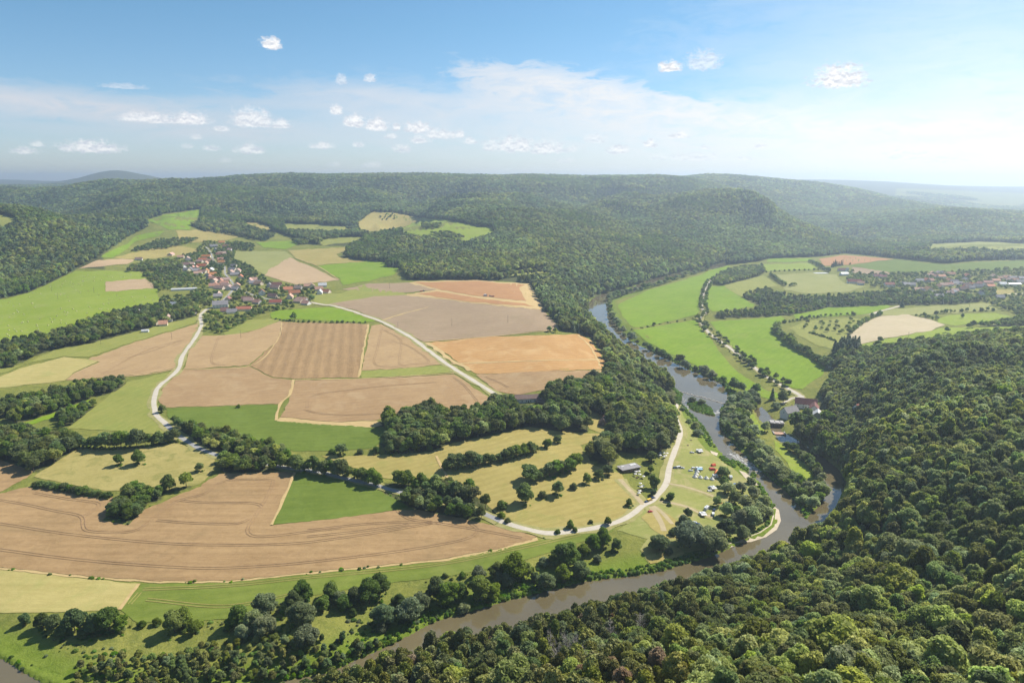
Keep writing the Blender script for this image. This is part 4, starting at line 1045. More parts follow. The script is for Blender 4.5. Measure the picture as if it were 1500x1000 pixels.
def plant_all():
    # ---------------- lone trees and bushes: photo base point, height, kind, label
    LONE = [
     # bottom-left river meadow, from the left
     (37,914,7,'field','low dark bush at the left tip of the bottom left hedge'),(62,920,9,'field','rounded bush left of the tall bottom left hedge trees'),
     (80,924,11,'field','leftmost full tree of the hedge at the edge of the pale meadow'),(110,926,15,'field','tallest tree of the hedge at the edge of the pale meadow'),(137,928,12,'field','round tree right of the tallest bottom left hedge tree'),(160,923,15,'field','pointed bright tree near the right end of the bottom left hedge'),(178,923,10,'field','rounded last tree at the right end of the bottom left hedge'),(95,930,7,'bush','bush in front of the bottom left hedge trees'),(125,931,6,'bush','low bush in front of the bottom left hedge, right of another'),
     (208,917,4,'bush','small bush alone between two tree groups on the river meadow'),(230,914,4.5,'bush','small pointed bush at the end of the green strip'),(178,924,4,'wbush','pale bush under the last bottom left hedge tree'),
     (257,926,14,'field','broad dark green tree alone on the river meadow'),(271,918,12,'field','tree half behind the broad dark green one'),(285,928,8,'field','small dark tree right of the broad dark green one'),(291,918,5,'bush','bush right of the small dark tree on the river meadow'),
     (348,917,13,'field','round dark tree left of the pale willow group'),(336,923,7,'field','dark bush at the foot of the round dark tree'),
     (389,900,13,'willow','grey green willow highest of its group on the river meadow'),(373,922,12,'willow','darker left willow of the meadow group'),(388,928,12,'willow','front rounded willow of the meadow group'),(357,934,9,'willow','small rounded willow in front of the group'),
     (442,880,13,'field','dark tree topping the clump by the green strip'),(430,893,12,'field','bright dark green tree at the left of the tall clump'),(443,914,15,'willow','large olive willow below the dark clump'),(450,946,13,'willow','silver willow standing lowest on the river meadow'),
     (473,893,9,'field','rounded bush right of the tall clump'),(487,878,11,'field','pointed tree beside the green strip'),(498,884,9,'willow','dull willow next to the pointed tree'),
     (475,890,8,'field','dark rounded bush between two clumps by the strip'),(486,874,10,'field','thin upright tree at the strip edge'),(505,894,10,'field','left tree of the large riverside clump'),(522,888,13,'field','middle tree of the large riverside clump'),(541,884,16,'field','tallest tree of the large riverside clump'),(557,871,14,'field','rounded right tree of the large riverside clump'),(517,900,5,'bush','little dark bush below the large riverside clump'),
     (563,915,14,'willow','pale willow left of the wide olive willow'),(600,908,15,'willow','wide olive willow leaning to the river'),(560,924,6,'wbush','pale bush under the pale willow'),(583,884,7,'bush','low green thicket behind the olive willow'),
     (618,892,12,'willow','dull willow left of the broad bright tree'),(640,878,15,'field','broad bright tree over the river bend'),(656,884,15,'field','broad bright tree right half above the bank'),(673,879,11,'field','low right shoulder tree of the broad bright pair'),(680,895,6,'wbush','pale bush on the bank under the broad pair'),
     (703,878,16,'field','big round tree close to the river'),(722,877,11,'field','dark shoulder tree right of the big round tree'),(702,845,8,'wbush','pale willow bush above the big round tree'),(728,847,11,'field','dark tree left of the tall crowned tree'),(756,848,17,'field','tall crowned tree in the middle of the river row'),(772,846,10,'field','dark round tree right of the tall crowned one'),(731,852,8,'willow','pale willow below the dark tree'),(744,858,9,'willow','pale rounded willow in front of the tall crowned tree'),
     (783,852,7,'field','dark bush between willow and tall crowned tree'),(800,861,11,'willow','yellow green willow on the river bank'),(797,828,6,'wbush','dull bush left of the twin tall trees'),(816,828,12,'field','left tree of the twin tall pair'),(831,830,17,'field','right and larger tree of the twin tall pair'),(854,815,10,'field','dark bushy tree after the twin pair'),(869,806,12,'field','left tree of the dark group by the road'),(884,799,13,'field','tallest tree of the dark group by the road'),(902,806,9,'field','rounded last tree of the dark group by the road'),(850,845,11,'willow','pale round willow above the green bank'),(825,851,11,'field','bright upright tree above the green bank'),(875,822,5,'wbush','grey bush on the green bank'),
     (677,845,4,'bush','small bush at the lower edge of the mown strip'),(652,845,3,'bush','tiny bush left of another at the mown strip edge'),
     # camp
     (836,773,6,'field','small round tree inside the road bend'),(842,778,3.5,'bush','low bush under the small round tree by the road'),(817,781,3.2,'bush','low bush at the outside of the road curve'),(865,766,3,'bush','tiny bush on the terrace edge'),(890,768,6,'field','dark bush beside the road below the dry meadow'),(922,741,6,'field','dark round bush left of the road junction'),
     (982,734,8,'field','small dark tree standing alone in the camp'),(966,806,12,'willow','round grey willow alone on the dry patch'),(980,811,5,'wbush','small grey bush right of the round willow'),(1007,758,8,'field','dark upright tree behind the biggest willow'),(1001,776,11,'willow','left shoulder of the biggest camp willow'),(1010,802,20,'willow','biggest willow of the camp with a dark shade below'),(1045,808,18,'willow','dark broad willow right of the biggest one'),(1033,796,13,'willow','pale willow between the two biggest camp willows'),(1064,787,14,'field','upright dark tree at the river end of the camp'),
     (1063,756,12,'willow','willow over the caravans on the camp side'),(1089,789,10,'willow','small round willow in shade near the sand bar'),(1083,771,14,'willow','left willow of the outer camp grove'),(1098,770,15,'willow','middle willow of the outer camp grove'),(1112,760,13,'willow','right willow of the outer camp grove'),(1094,748,13,'willow','upper willow of the outer camp grove'),(1075,737,11,'field','dark tree amid the tents'),(1066,723,11,'willow','willow topping the tent grove'),(1050,741,9,'field','dark narrow tree left of the tent grove'),(1060,699,10,'willow','round willow beside the orange tent'),(1100,708,6,'wbush','small bush on the pebble beach'),(1104,731,11,'willow','riverside willow of the tent grove'),(1116,745,12,'willow','outermost willow over the water'),(1085,720,9,'willow','small willow in the tent grove'),(1061,712,9,'field','dark upright tree on the tent grove corner'),(1079,757,10,'field','bright tree in the middle of the camp grove'),(1124,757,9,'willow','willow nearest the sand bar'),
     (957,715,12,'field','dark tree beside the parasols'),(953,693,8,'field','rounded tree over the pub garden'),(954,677,11,'field','dark tree beside the flat roofed pub'),(961,654,13,'field','tall tree behind the white hut'),(1009,619,5,'wbush','small bush left of the weir'),(1022,638,8,'wbush','round bush above the river meadow'),(1018,627,7,'wbush','bush behind the round one by the river'),(1014,589,7,'wbush','left bush on the weir island'),(1027,592,7,'wbush','right bush on the weir island'),(999,601,5,'wbush','bush at the head of the camp road'),(957,726,6,'field','dark bush by the parked yellow van'),(970,733,3,'bush','little bush beside the camp road'),(980,741,3,'bush','tiny bush below the small dark camp tree'),(985,783,5,'bush','dark bush left of the biggest willow'),
     # pasture and fields left
     (174,681,10,'field','left one of two lone trees on the rough pasture'),(204,679,12,'field','right one of two lone trees on the rough pasture'),(293,690,8,'field','small lone tree on the rough pasture near the hedge'),(430,469,13,'field','big round tree at the corner of the striped field'),(237,604,8,'field','small tree at the inside of the white road bend'),(349,597,4,'bush','tiny dark bush on the brown field border above the long meadow'),
     (500,666,11,'field','round tree alone at the end of the long green meadow'),(528,664,5,'bush','bush right of the round meadow tree'),(551,664,7,'field','small pointed tree at the meadow edge'),(573,664,11,'field','dark round tree below the central wood'),(593,663,11,'field','dark tree right of the round one below the wood'),(608,661,9,'field','last dark tree before the terraces'),(630,659,5,'bush','light bush on the terrace corner'),(487,664,5,'bush','bush left of the round meadow tree'),
     (802,656,9,'field','round tree ending the upper terrace hedge'),(817,649,8,'field','round tree just before the central wood'),(843,684,13,'field','tall round tree above the second terrace hedge'),(770,736,15,'field','big round tree on the lowest terrace'),(795,729,6,'bush','bush right of the big round terrace tree'),(817,726,12,'field','dark round tree on the lowest terrace'),(840,716,6,'bush','bush beyond the dark round terrace tree'),(859,708,9,'field','small dark tree low on the terraces'),(877,702,9,'field','tree at the upper end of the lowest terrace row'),(890,696,10,'field','last tree of the lowest terrace row below the wood'),(735,745,7,'bush','bush at the road end of the lowest terrace row'),
     (805,486,9,'field','round tree at the corner of orange and grey fields'),(813,487,7,'field','smaller tree right of the orange field corner tree'),
     # right meadows
     (958,478,8,'field','round tree on the meadow cross hedge'),(1131,586,15,'spruce','dark pointed spruce beside the mill lane'),(1147,590,14,'field','tall round tree left of the white mill house'),(1156,578,6,'field','small round tree on the mill lane'),(1137,598,8,'wbush','round bush in the mill garden'),(1150,603,6,'reed','yellow green shrub in front of the white mill house'),(1075,571,15,'field','left dark tree of the group on the river meadow'),(1085,575,14,'field','middle dark tree of the group on the river meadow'),(1107,577,14,'field','round dark tree at the end of the river meadow'),
     (1170,635,24,'field','huge dark tree in front of the mill'),(1190,642,22,'field','huge round tree right of the mill pond'),(1181,618,16,'field','tall tree between the mill roofs and pond'),(1212,628,20,'field','big dark tree at the foot of the slope by the mill'),(1195,668,12,'willow','pale round willow over the mill race'),(1120,632,11,'willow','round willow before the flat power house'),
     (1387,487,10,'field','lone round tree right of the tan shoe shaped field'),(1289,501,9,'field','lone round tree below the tan shoe shaped field'),(1419,481,10,'field','tall round tree in the hedge right of the tan field'),(1410,466,8,'field','round tree on the light green plot'),
     (1321,450,18,'spruce','dark pair of conifers in front of the right village'),(1245,388,7,'field','little tree near the reddish brown field')]
    for px, py, h, kd, lb in LONE:
        p = at(px, py); FOOT.append((p[0], p[1], h * .38))
        nm = {'willow': 'willow_tree', 'bush': 'bush', 'wbush': 'bush', 'spruce': 'spruce_tree', 'reed': 'bush'}.get(kd, 'broadleaf_tree')
        plant(kd, p[0], p[1], h, nm, lb, {'willow': 'willow', 'bush': 'bush', 'wbush': 'bush', 'spruce': 'spruce', 'reed': 'bush'}.get(kd, 'tree'), None, 1.04)
    # ---------------- rows
    R = row
    R(P3('118,655 160,657 200,655 235,651 258,646'), 7, (10, 13), ['field'], 'hedge_tree', 'dark bushy hedge tree', 'above the rough pasture', 'the left wood', 'tree', 'row of trees above the rough pasture', seed=1)
    R(P3('52,712 80,715 100,719 130,724 160,729'), 4.5, (4, 5.5), ['bush'], 'hedge_bush', 'low round bush', 'in the hedge under the rough pasture', 'the left', 'bush', 'bushes in the thin hedge below the rough pasture', seed=2, jit=.6)
    R(P3('415,684 450,691 480,695 520,702 556,711'), 6.5, (9, 12), ['field'], 'hedge_tree', 'roadside hedge tree', 'above the dark green wedge', 'the big thicket', 'tree', 'roadside trees above the dark green wedge', seed=3)
    R(P3('655,687 690,684 722,678 757,669 785,662'), 7, (8, 11.5), ['field'], 'hedge_tree', 'round hedge tree', 'in the upper terrace hedge', 'its lower left end', 'tree', 'upper terrace hedge', seed=4, wide=1.1)
    R(P3('776,704 800,699 832,691'), 6.5, (9, 12), ['field'], 'hedge_tree', 'dense hedge tree', 'in the middle terrace hedge', 'its lower left end', 'tree', 'middle terrace hedge', seed=5, wide=1.15)
    R(P3('733,758 745,765'), 5, (4, 6), ['bush'], 'hedge_bush', 'low bush', 'beside the camp road', 'the roadside thicket', 'bush', 'bushes beside the camp road', seed=6)
    R(P3('405,468 420,470 445,472 470,473 500,473 535,473'), 10, (3, 5), ['bush'], 'hedge_bush', 'small bush', 'above the striped field', 'the big corner tree', 'bush', 'bushes above the striped field', seed=7)
    R(P3('1046,407 1034,417 1029,430 1026,449 1032,460 1023,466 1027,477 1037,490 1055,503 1074,517 1097,536 1122,554 1147,568'), 19, (6, 8.5), ['field'], 'avenue_tree', 'round avenue tree', 'on the river side of the meadow lane', 'the far forest', 'tree', 'avenue trees on the river side of the lane', wide=1.2, seed=8, jit=3.2)
    R(P3('1053,408 1041,417 1036,430 1032,449 1038,459 1030,464 1034,474 1045,488 1062,500 1081,514 1104,533 1130,552 1155,565'), 20, (6, 8.5), ['field'], 'avenue_tree', 'round avenue tree', 'on the meadow side of the lane', 'the far forest', 'tree', 'avenue trees on the meadow side of the lane', wide=1.2, seed=9, jit=3.2)
    R(P3('892,444 897,466 908,483 920,497 940,507 962,519 985,529 1010,540 1035,551 1058,562'), 24, (8, 12), ['willow', 'field'], 'riverside_tree', 'riverside tree', 'along the bank of the bright meadows', 'the upper river bend', 'tree', 'riverside trees along the bright meadows', wide=1.1, seed=10, jit=2.5)
    R(P3('893,440 920,431 945,424 965,418 985,411 1005,405 1022,400 1036,396'), 24, (10, 15), ['field', 'willow'], 'riverside_tree', 'riverside tree', 'along the far end of the river', 'the upper river bend', 'tree', 'riverside trees at the far end of the river', wide=1.1, seed=11, jit=2.5)
    R(P3('1140,479 1135,483 1145,494 1160,507 1185,521 1205,533 1218,540'), 8, (8, 12), ['field'], 'hedge_tree', 'dark hedge tree', 'curving beside the orchard', 'the village wood', 'tree', 'curved hedge between meadow and orchard', wide=1.15, seed=12, jit=2)
    R(P3('1150,473 1180,468 1215,463 1250,462'), 12, (4, 7), ['bush', 'field'], 'hedge_bush', 'low hedge bush', 'along the top of the orchard', 'the curved hedge', 'bush', 'hedge along the top of the orchard', seed=13)
    R(P3('1187,488 1205,493 1222,499'), 6, (3, 4.5), ['bush'], 'hedge_bush', 'small clipped bush', 'in the short orchard hedge', 'its upper end', 'bush', 'short hedge inside the orchard', seed=14)
    R(P3('1244,489 1258,477 1273,468 1290,461'), 8, (5, 8), ['field', 'bush'], 'hedge_bush', 'hedge bush', 'left of the bare tan field', 'the conifers', 'bush', 'hedge left of the shoe shaped field', seed=15)
    R(P3('1342,463 1352,464 1362,467 1373,468'), 7, (5, 8), ['field'], 'hedge_tree', 'small hedge tree', 'right of the bare tan field', 'the village', 'tree', 'hedge right of the shoe shaped field', seed=16)
    R(P3('1372,460 1400,457 1430,456 1455,455'), 12, (5, 8), ['field', 'bush'], 'hedge_bush', 'hedge bush', 'above the light green plot', 'the bare tan field', 'bush', 'hedge above the light green plot', seed=17)
    R(P3('926,483 945,480 967,475 990,472 1015,467'), 22, (2, 3.5), ['bush'], 'hedge_bush', 'tiny bush', 'between the two riverside meadows', 'the river', 'bush', 'bushes between the riverside meadows', seed=18)
    R(P3('1152,657 1170,668 1186,682 1198,696 1203,712'), 7, (5, 9), ['field', 'willow'], 'riverside_tree', 'small tree', 'beside the mill race', 'the power house', 'tree', 'trees between island meadow and mill race', seed=19)
    R(P3('1122,399 1150,397 1185,396 1205,395'), 14, (4, 6), ['bush'], 'hedge_bush', 'dark bush', 'below the striped pale strip', 'the small wood', 'bush', 'hedge below the striped pale strip', seed=20)
    R(P3('1186,384 1196,389 1207,395 1215,399'), 12, (8, 11), ['field'], 'hedge_tree', 'dark hedge tree', 'left of the reddish field', 'the far forest', 'tree', 'hedge left of the reddish brown field', seed=21)
    R(P3('1128,404 1140,412 1152,420 1166,418'), 12, (7, 10), ['field'], 'hedge_tree', 'dark hedge tree', 'left of the olive pasture', 'the small wood', 'tree', 'hedge left of the olive pasture', seed=22)
    R(P3('1218,392 1226,390 1234,389'), 6, (14, 17), ['spruce'], 'poplar_tree', 'slender pointed poplar', 'beside the white tower house', 'the river side', 'tree', 'poplars beside the white tower house', wide=.6, seed=23, jit=.3)
    # orchard, fruit trees standing apart
    oc = P3('1172,474 1200,471 1252,468 1268,470 1245,486 1236,492 1215,490 1190,486 1168,482')
    x, y, z = poly_pts(oc, 20, 3)
    o_ = np.argsort(-y)
    for i, q in enumerate(o_):
        if random.random() < .14: continue
        plant('field', x[q], y[q], random.uniform(5, 7.5), 'fruit_tree', 'round fruit tree standing apart on the orchard meadow', 'tree', 'fruit trees on the orchard meadow', 1.25)
    x, y, z = poly_pts(HILLDOTS, 18, 4)
    for a, b in zip(x, y): plant('field', a, b, random.uniform(7, 10), 'broadleaf_tree', 'tree scattered on the tan hilltop field', 'tree', 'trees on the tan hilltop field', 1.2)
    # ---------------- woods tree by tree
    W = wood_trees
    W(LEFTW1, 8.4, (9, 13), ['field', 'broad', 'field'], 'woodland_tree', 'dark round tree packed in the long wood at the left edge', 'tree', 'long wood at the left edge', 1.05, 1)
    W(LEFTW2, 7, (6.5, 9.5), ['field'], 'woodland_tree', 'round tree in the small wood tip beside the yellow green meadow', 'tree', 'small wood tip beside the yellow green meadow', 1.05, 2)
    W(LEFTW3, 8.5, (12, 16), ['field', 'broad'], 'woodland_tree', 'big dark tree in the near left wood above the field corner', 'tree', 'near left wood above the field corner', 1.1, 3)
    W(CLUMP, 6.3, (11, 15), ['field', 'broad'], 'copse_tree', 'tall dark tree in the copse reaching into the brown field', 'tree', 'upper copse in the brown field', 1.05, 4)
    W(CLUMP3, 6.0, (7, 10), ['field'], 'copse_tree', 'middle sized tree in the neck of the field copse', 'tree', 'neck of the field copse', 1.15, 5)
    W(CLUMP2, 5.5, (7, 9.5), ['field'], 'copse_tree', 'low rounded tree in the lowest lump of the field copse', 'tree', 'lowest lump of the field copse', 1.25, 6)
    W(ROADHEDGE, 7.0, (8, 12), ['field', 'field', 'broad'], 'thicket_tree', 'dense tree in the roadside thicket below the long green meadow', 'tree', 'roadside thicket below the long green meadow', 1.1, 7)
    W(ROADHEDGE2, 6.6, (9, 13), ['field', 'broad', 'field'], 'thicket_tree', 'dense tree in the roadside thicket above the brown field tip', 'tree', 'roadside thicket above the brown field tip', 1.05, 8)
    W(RIGHTBANK, 8.6, (8, 12.5), ['willow', 'willow', 'field'], 'riverbank_willow', 'grey green willow crowding the island bank across from the camp', 'willow', 'willows on the island bank', 1.1, 9)
    W(CWOOD, 7.8, (11, 16), ['field', 'broad', 'field'], 'grove_tree', 'round tree in the central wood above the dry terraces', 'tree', 'central wood above the dry terraces', 1.05, 10)
    wood_stuff('escarpment_woods', 'dense wood covering the bank between plateau and camp road', ESCARP, 8.2, (13, 19), ['field', 'broad', 'broad'], 11, 1.05)
    wood_stuff('hedge_woods', 'long wooded hedge below the village and the bale meadow', LHEDGE, 9, (9, 14), ['field', 'broad'], 12, 1.1)
    wood_stuff('orchard_woods', 'band of trees below the right village', W2, 10, (7, 12), ['field', 'broad', 'field', 'spruce'], 13, 1.1)
    wood_stuff('meadow_woods', 'small wood beside the far end of the lane', W3, 9, (9, 13), ['field', 'broad'], 14, 1.1)
    wood_stuff('slope_edge_woods', 'tree belt behind the near wooded slope', BEHIND, 8.5, (10, 15), ['field', 'broad', 'field'], 15, 1.05)
    wood_stuff('field_edge_woods', 'bushy belt right of the lone round tree', RBAND, 9, (7, 12), ['field'], 16, 1.1)
    for i, (p, h) in enumerate(((FHED1, (8, 12)), (FHED2, (8, 13)), (CLR1, (9, 11)), (CLR2, (9, 12)), (VWOODL, (8, 12)), (P3('278,330 345,327 402,347 385,354 340,344 300,339'), (13, 16)))):
        wood_stuff('hillside_woods', ['bushy belt above the ochre meadow left of the village', 'belt of trees between the small fields below the forest', 'oval copse in the light green clearing', 'second copse in the light green clearing', 'belt of trees left of the village houses', 'dark straight edged wood above the village'][i], p, 10, h, ['field', 'broad'] if i < 5 else ['spruce', 'broad'], 20 + i, 1.15, off=False)
    x, y, z = poly_pts(P3('110,985 200,962 300,945 380,937 470,938 575,940 530,960 480,982 350,1006 200,1015 100,1006'), 4.1, 44)
    rg = random.Random(9)
    for a, b in zip(x, y):
        low = project(a, b, 2.0)[1] > 962 + max(0, 300 - project(a, b, 2.0)[0]) * .06
        k_ = rg.choice(['pine', 'ash', 'ash', 'scrub', 'pine']) if low else rg.choice(['scrub', 'scrub', 'scrub', 'wbush', 'ash', 'reed'])
        if off_water(np.array([a]), np.array([b]))[0] and rg.random() < .8:
            plant(k_, a, b, rg.uniform(2, 4.5) if k_ in ('scrub', 'wbush') else rg.uniform(1.2, 2.2) if k_ == 'reed' else rg.uniform(4.5, 8), 'scrub_bush', 'small bushy growth in the scrub between the river meadow and the bottom edge', 'bush', 'scrub at the bottom of the river meadow', 1.0)
    W(P3('1163,640 1205,640 1236,672 1232,684 1205,662 1185,652 1165,650'), 8, (15, 22), ['field', 'broad'], 'mill_tree', 'tall dark tree in the group between the mill and the forest foot', 'tree', 'tall trees beside the mill', .95, 71)
    x, y, z = poly_pts(P3('1222,512 1240,508 1258,510 1258,522 1236,525 1222,520'), 9, 4)
    for a, b in zip(x, y): plant('spruce', a, b, random.uniform(17, 22), 'spruce_tree', 'tall dark spruce in the group at the foot of the wooded slope', 'spruce', 'spruces at the foot of the wooded slope', 1.25)

def hill_forest():
    # ---- near hillside: the trees that show largest stand as objects, the rest as one mass
    x, y = grid_pts(120, 900, lambda q: 5.5 - 1.0 * min(1, max(0, (q - 260) / 200)), -.9, 1.15, seed=4)
    z = ground(x, y); px, py = project(x, y, z)
    k = pip(px, py, NEARH) & off_water(x, y) & (px > -500) & (px < 1750)
    x, y, z, px, py = (q[k] for q in (x, y, z, px, py))
    k = (seg_dist(x, y, RIVER_W) > 3.5) & ~pip(px, py, P3('1160,570 1200,575 1216,595 1214,618 1200,632 1185,630 1165,620'))
    x, y, z, px, py = (q[k] for q in (x, y, z, px, py))
    rng = np.random.default_rng(8)
    n = len(x)
    pat = fbm(x / 70, y / 70, 41, 3); pat2 = fbm(x / 26, y / 26, 43, 2)
    conif = (px < 1020) & (px > 380)
    kinds = np.where(conif & (pat2 > .40), 'pine', np.where(pat > .70, 'field', 'broad')).astype(object)
    rr = rng.random(n) + (pat2 - .5) * .5; lf = kinds == 'broad'
    kinds[lf & (rr < .26)] = 'ash'; kinds[lf & (rr > .72)] = 'oak'
    kinds[(pat2 > .80) & ~conif] = 'willow'
    kinds[rng.random(n) < .035] = 'willow'
    kinds[(rng.random(n) < .035) & conif] = 'spruce'
    kinds[(rng.random(n) < .085) & (px > 600) & (px < 1020)] = 'rust'
    shrub = sstep(560, 250, px)
    h = rng.uniform(9.5, 17, n) * (.78 + .44 * pat) * (1 - .16 * sstep(260, 460, y)) * (1 - .5 * shrub)
    h = h * np.where((rng.random(n) < .05) & (kinds != 'rust'), 1.25, np.where(kinds == 'rust', .82, 1.0))
    kinds[(shrub > .55)] = rng.choice(['scrub', 'ash', 'wbush', 'pine'], (shrub > .55).sum(), p=[.4, .2, .1, .3])
    wide = np.where(kinds == 'spruce', 1.0, .79) * rng.uniform(.82, 1.22, n)
    thin = rng.random(n) < np.where(shrub > .3, .75, .955)
    thin &= ~((np.hypot((px - 822) / 22, (py - 985) / 30) < 1) & (rng.random(n) < .7))
    dd = np.sqrt(x * x + y * y + (z - H) ** 2)
    inview = (px > -20) & (px < 1520) & (py > 300) & (py - h / dd * 900 < 1003) & thin & visible(x, y, z, 13, .0)
    size = np.where(inview, h * wide / dd, 0)
    order = np.argsort(-size)
    ind = np.zeros(n, bool)
    quota = {'broadleaf': 290, 'pine': 190}
    for q in order:
        if size[q] <= 0: break
        kd = 'pine' if kinds[q] == 'pine' else 'broadleaf'
        if quota[kd] > 0:
            quota[kd] -= 1; ind[q] = True
    LAB = {'pine': ('pine_tree', 'olive pine packed among others on the near wooded slope above the river', 'pine', 'pines of the near slope'),
           'broad': ('forest_tree', 'round leafy tree packed in the forest filling the near slope', 'tree', 'leafy trees of the near slope'),
           'field': ('forest_tree', 'darker green leafy tree packed in the forest filling the near slope', 'tree', 'darker leafy trees of the near slope'),
           'willow': ('forest_tree', 'pale grey green tree standing out in the forest of the near slope', 'tree', 'pale trees of the near slope'),
           'spruce': ('forest_tree', 'dark pointed conifer among the trees of the near slope', 'spruce', 'dark conifers of the near slope'),
           'rust': ('forest_tree', 'rusty brown drying tree among the pines of the near slope', 'tree', 'rusty trees of the near slope'),
           'ash': ('forest_tree', 'slender light green tree rising in the forest of the near slope', 'tree', 'light slender trees of the near slope'),
           'oak': ('forest_tree', 'broad spreading leafy tree in the forest of the near slope', 'tree', 'broad trees of the near slope'),
           'scrub': ('shrub', 'olive green shrub in the scrub at the bottom left of the slope', 'shrub', 'shrubs at the bottom of the slope'),
           'wbush': ('shrub', 'pale shrub in the scrub at the bottom left of the slope', 'shrub', 'pale shrubs at the bottom of the slope')}
    for q in np.nonzero(ind)[0]:
        nm, lb, cat, gr = LAB[kinds[q]]
        plant(kinds[q], x[q], y[q], h[q], nm, lb, cat, gr, wide[q], z[q])
    rest = ~ind & thin & visible(x, y, z, 18, .01)
    scatter('forest', 'dense mixed forest covering the near slope below the viewer', np.stack([x, y, z], 1)[rest], kinds[rest].astype(str), h[rest], wide[rest])
    for px_, py_, h_, lb in ((806, 978, 15, 'bare grey dead tree left of the dead pair on the near slope'), (828, 992, 17, 'bare grey dead tree in the middle of the dead group'), (842, 985, 15, 'bare grey dead tree at the right of the dead group'), (893, 962, 16, 'pale bare dead tree leaning among the pines'), (936, 948, 15, 'thin bare dead tree near the river edge of the pines'), (815, 1002, 14, 'lowest bare dead tree at the bottom edge of the dead group'), (853, 998, 13, 'short bare dead tree right of the dead group')):
        p = at(px_, py_); plant('dead', p[0], p[1], h_ + 5, 'dead_tree', lb, 'dead tree', None, 1.0)
    # ---- far hills
    x, y = grid_pts(780, 6000, lambda q: max(7.8, .0034 * q), -.86, .86, seed=9)
    z = ground(x, y); px, py = project(x, y, z)
    k = pip(px, py, FAR)
    k |= (y > 1500) & (px < 0) & (py < 440)
    x, y, z, px, py = (q[k] for q in (x, y, z, px, py))
    for P in FIELDS:
        m_ = ~(pip(px, py, P) | pip(px, py - 12500 / y, P)); x, y, z, px, py = (q[m_] for q in (x, y, z, px, py))
    k = visible(x, y, z, 24, .004) & off_water(x, y)
    for P in (CWOOD, ESCARP): k &= ~pip(px, py, P)
    x, y, z, px, py = (q[k] for q in (x, y, z, px, py))
    n = len(x); rng = np.random.default_rng(12)
    pat = fbm(x / 230, y / 230, 51, 3) + .10 * (fbm(x / 60, y / 60, 52, 2) - .5)
    kinds = np.where(rng.random(n) < .72 * sstep(.54, .74, pat) * (1 - .5 * (y < 2000)), 'spruce', 'broad').astype(object)
    p5 = fbm(x / 240, y / 300, 57, 3) + rng.normal(size=n) * .045
    kinds[(p5 > .58) & (kinds == 'broad')] = 'field'; kinds[(p5 < .43) & (kinds == 'broad')] = 'ash'
    h = rng.uniform(12, 19, n) * (1 + np.clip((y - 2200) / 9000, 0, .35))
    wide = np.where(kinds == 'spruce', 1.35, np.where(kinds == 'ash', 1.25, 1.0)) * np.maximum(.9, .0033 * y / 9.5)
    print('far forest', n)
    near = y < 2000
    scatter('hill_forest', 'mixed forest rolling over the far hills to the skyline', np.stack([x, y, z], 1)[~near], kinds[~near].astype(str), h[~near], wide[~near])
    scatter('valley_forest', 'dense leafy forest on the steep bank across the river and beside the village', np.stack([x, y, z], 1)[near], kinds[near].astype(str), h[near], wide[near])
    # far plain: belts of trees
    x, y = grid_pts(4300, 8200, lambda q: 32, .50, .86, seed=19)
    z = ground(x, y); k = (fbm(x / 500, y / 900, 31, 2) < .5) & visible(x, y, z, 24, .003); x, y, z = x[k], y[k], z[k]
    rng = np.random.default_rng(3)
    scatter('plain_woods', 'distant woods fading into the haze of the far plain', np.stack([x, y, z], 1), rng.choice(['broad', 'field'], len(x)), rng.uniform(14, 20, len(x)), np.full(len(x), 2.0))
    # ---- bank growth and rough meadow
    x, y = grid_pts(300, 1000, lambda q: 2.3, -.6, .5, seed=25)
    d = seg_dist(x, y, RIVER_W); z = ground(x, y); px, py = project(x, y, z)
    isl = np.zeros(len(x), bool)
    for P in ISLES_W: isl |= pip(x, y, P)
    rngb = np.random.default_rng(7)
    k = ((d < 6.5) & off_water(x, y) & (rngb.random(len(x)) < .75) | isl) & ~pip(px, py, NEARH)
    sandp = P3('1133,742 1141,746 1146,762 1140,777 1122,789 1100,796 1070,800 1030,818 1050,800 1092,786 1112,778 1126,768 1130,756')
    k &= ~pip(px, py, sandp) & ~((px > 1036) & (px < 1112) & (py > 655) & (py < 716) & ~isl)
    x, y, z = x[k], y[k], z[k]; n = len(x)
    scatter('reed_vegetation', 'bright green reeds and nettles lining the river banks', np.stack([x, y, z], 1), np.array(['reed'] * n), rngb.uniform(1.0, 2.2, n), np.full(n, 1.0))
    rf = np.random.default_rng(77); Q = []
    for a, b, r in FOOT:
        for _ in range(7 if b < 700 else 3):
            t = rf.random() * 6.283; q = r * rf.uniform(.3, 1.25); Q.append((a + math.cos(t) * q, b + math.sin(t) * q))
    Q = np.array(Q); k = off_water(Q[:, 0], Q[:, 1]) & off_road(Q[:, 0], Q[:, 1], 1.0); Q = Q[k]; n = len(Q)
    scatter('hedge_undergrowth', 'nettles and low scrub growing round the feet of hedges and lone trees', np.column_stack([Q, ground(Q[:, 0], Q[:, 1])]), rf.choice(['bush', 'scrub', 'scrub', 'reed'], n), rf.uniform(.6, 2.0, n), np.full(n, 1.2))
    x, y = grid_pts(255, 520, lambda q: 4.2, -.85, .30, seed=27)
    z = ground(x, y); px, py = project(x, y, z)
    k = off_fields(x, y, z) & off_water(x, y) & (fbm(x / 22, y / 22, 61, 3) > .53) & (z < 14) & ~pip(px, py, P3('900,700 1200,700 1200,850 940,835 880,790')) & off_road(x, y, 2)
    x, y, z = x[k], y[k], z[k]; n = len(x); rng = np.random.default_rng(5)
    scatter('meadow_undergrowth', 'tufts and low scrub over the rough river meadow', np.stack([x, y, z], 1), rng.choice(['bush', 'wbush', 'reed', 'reed'], n), rng.uniform(.5, 1.7, n), np.full(n, 1.3))
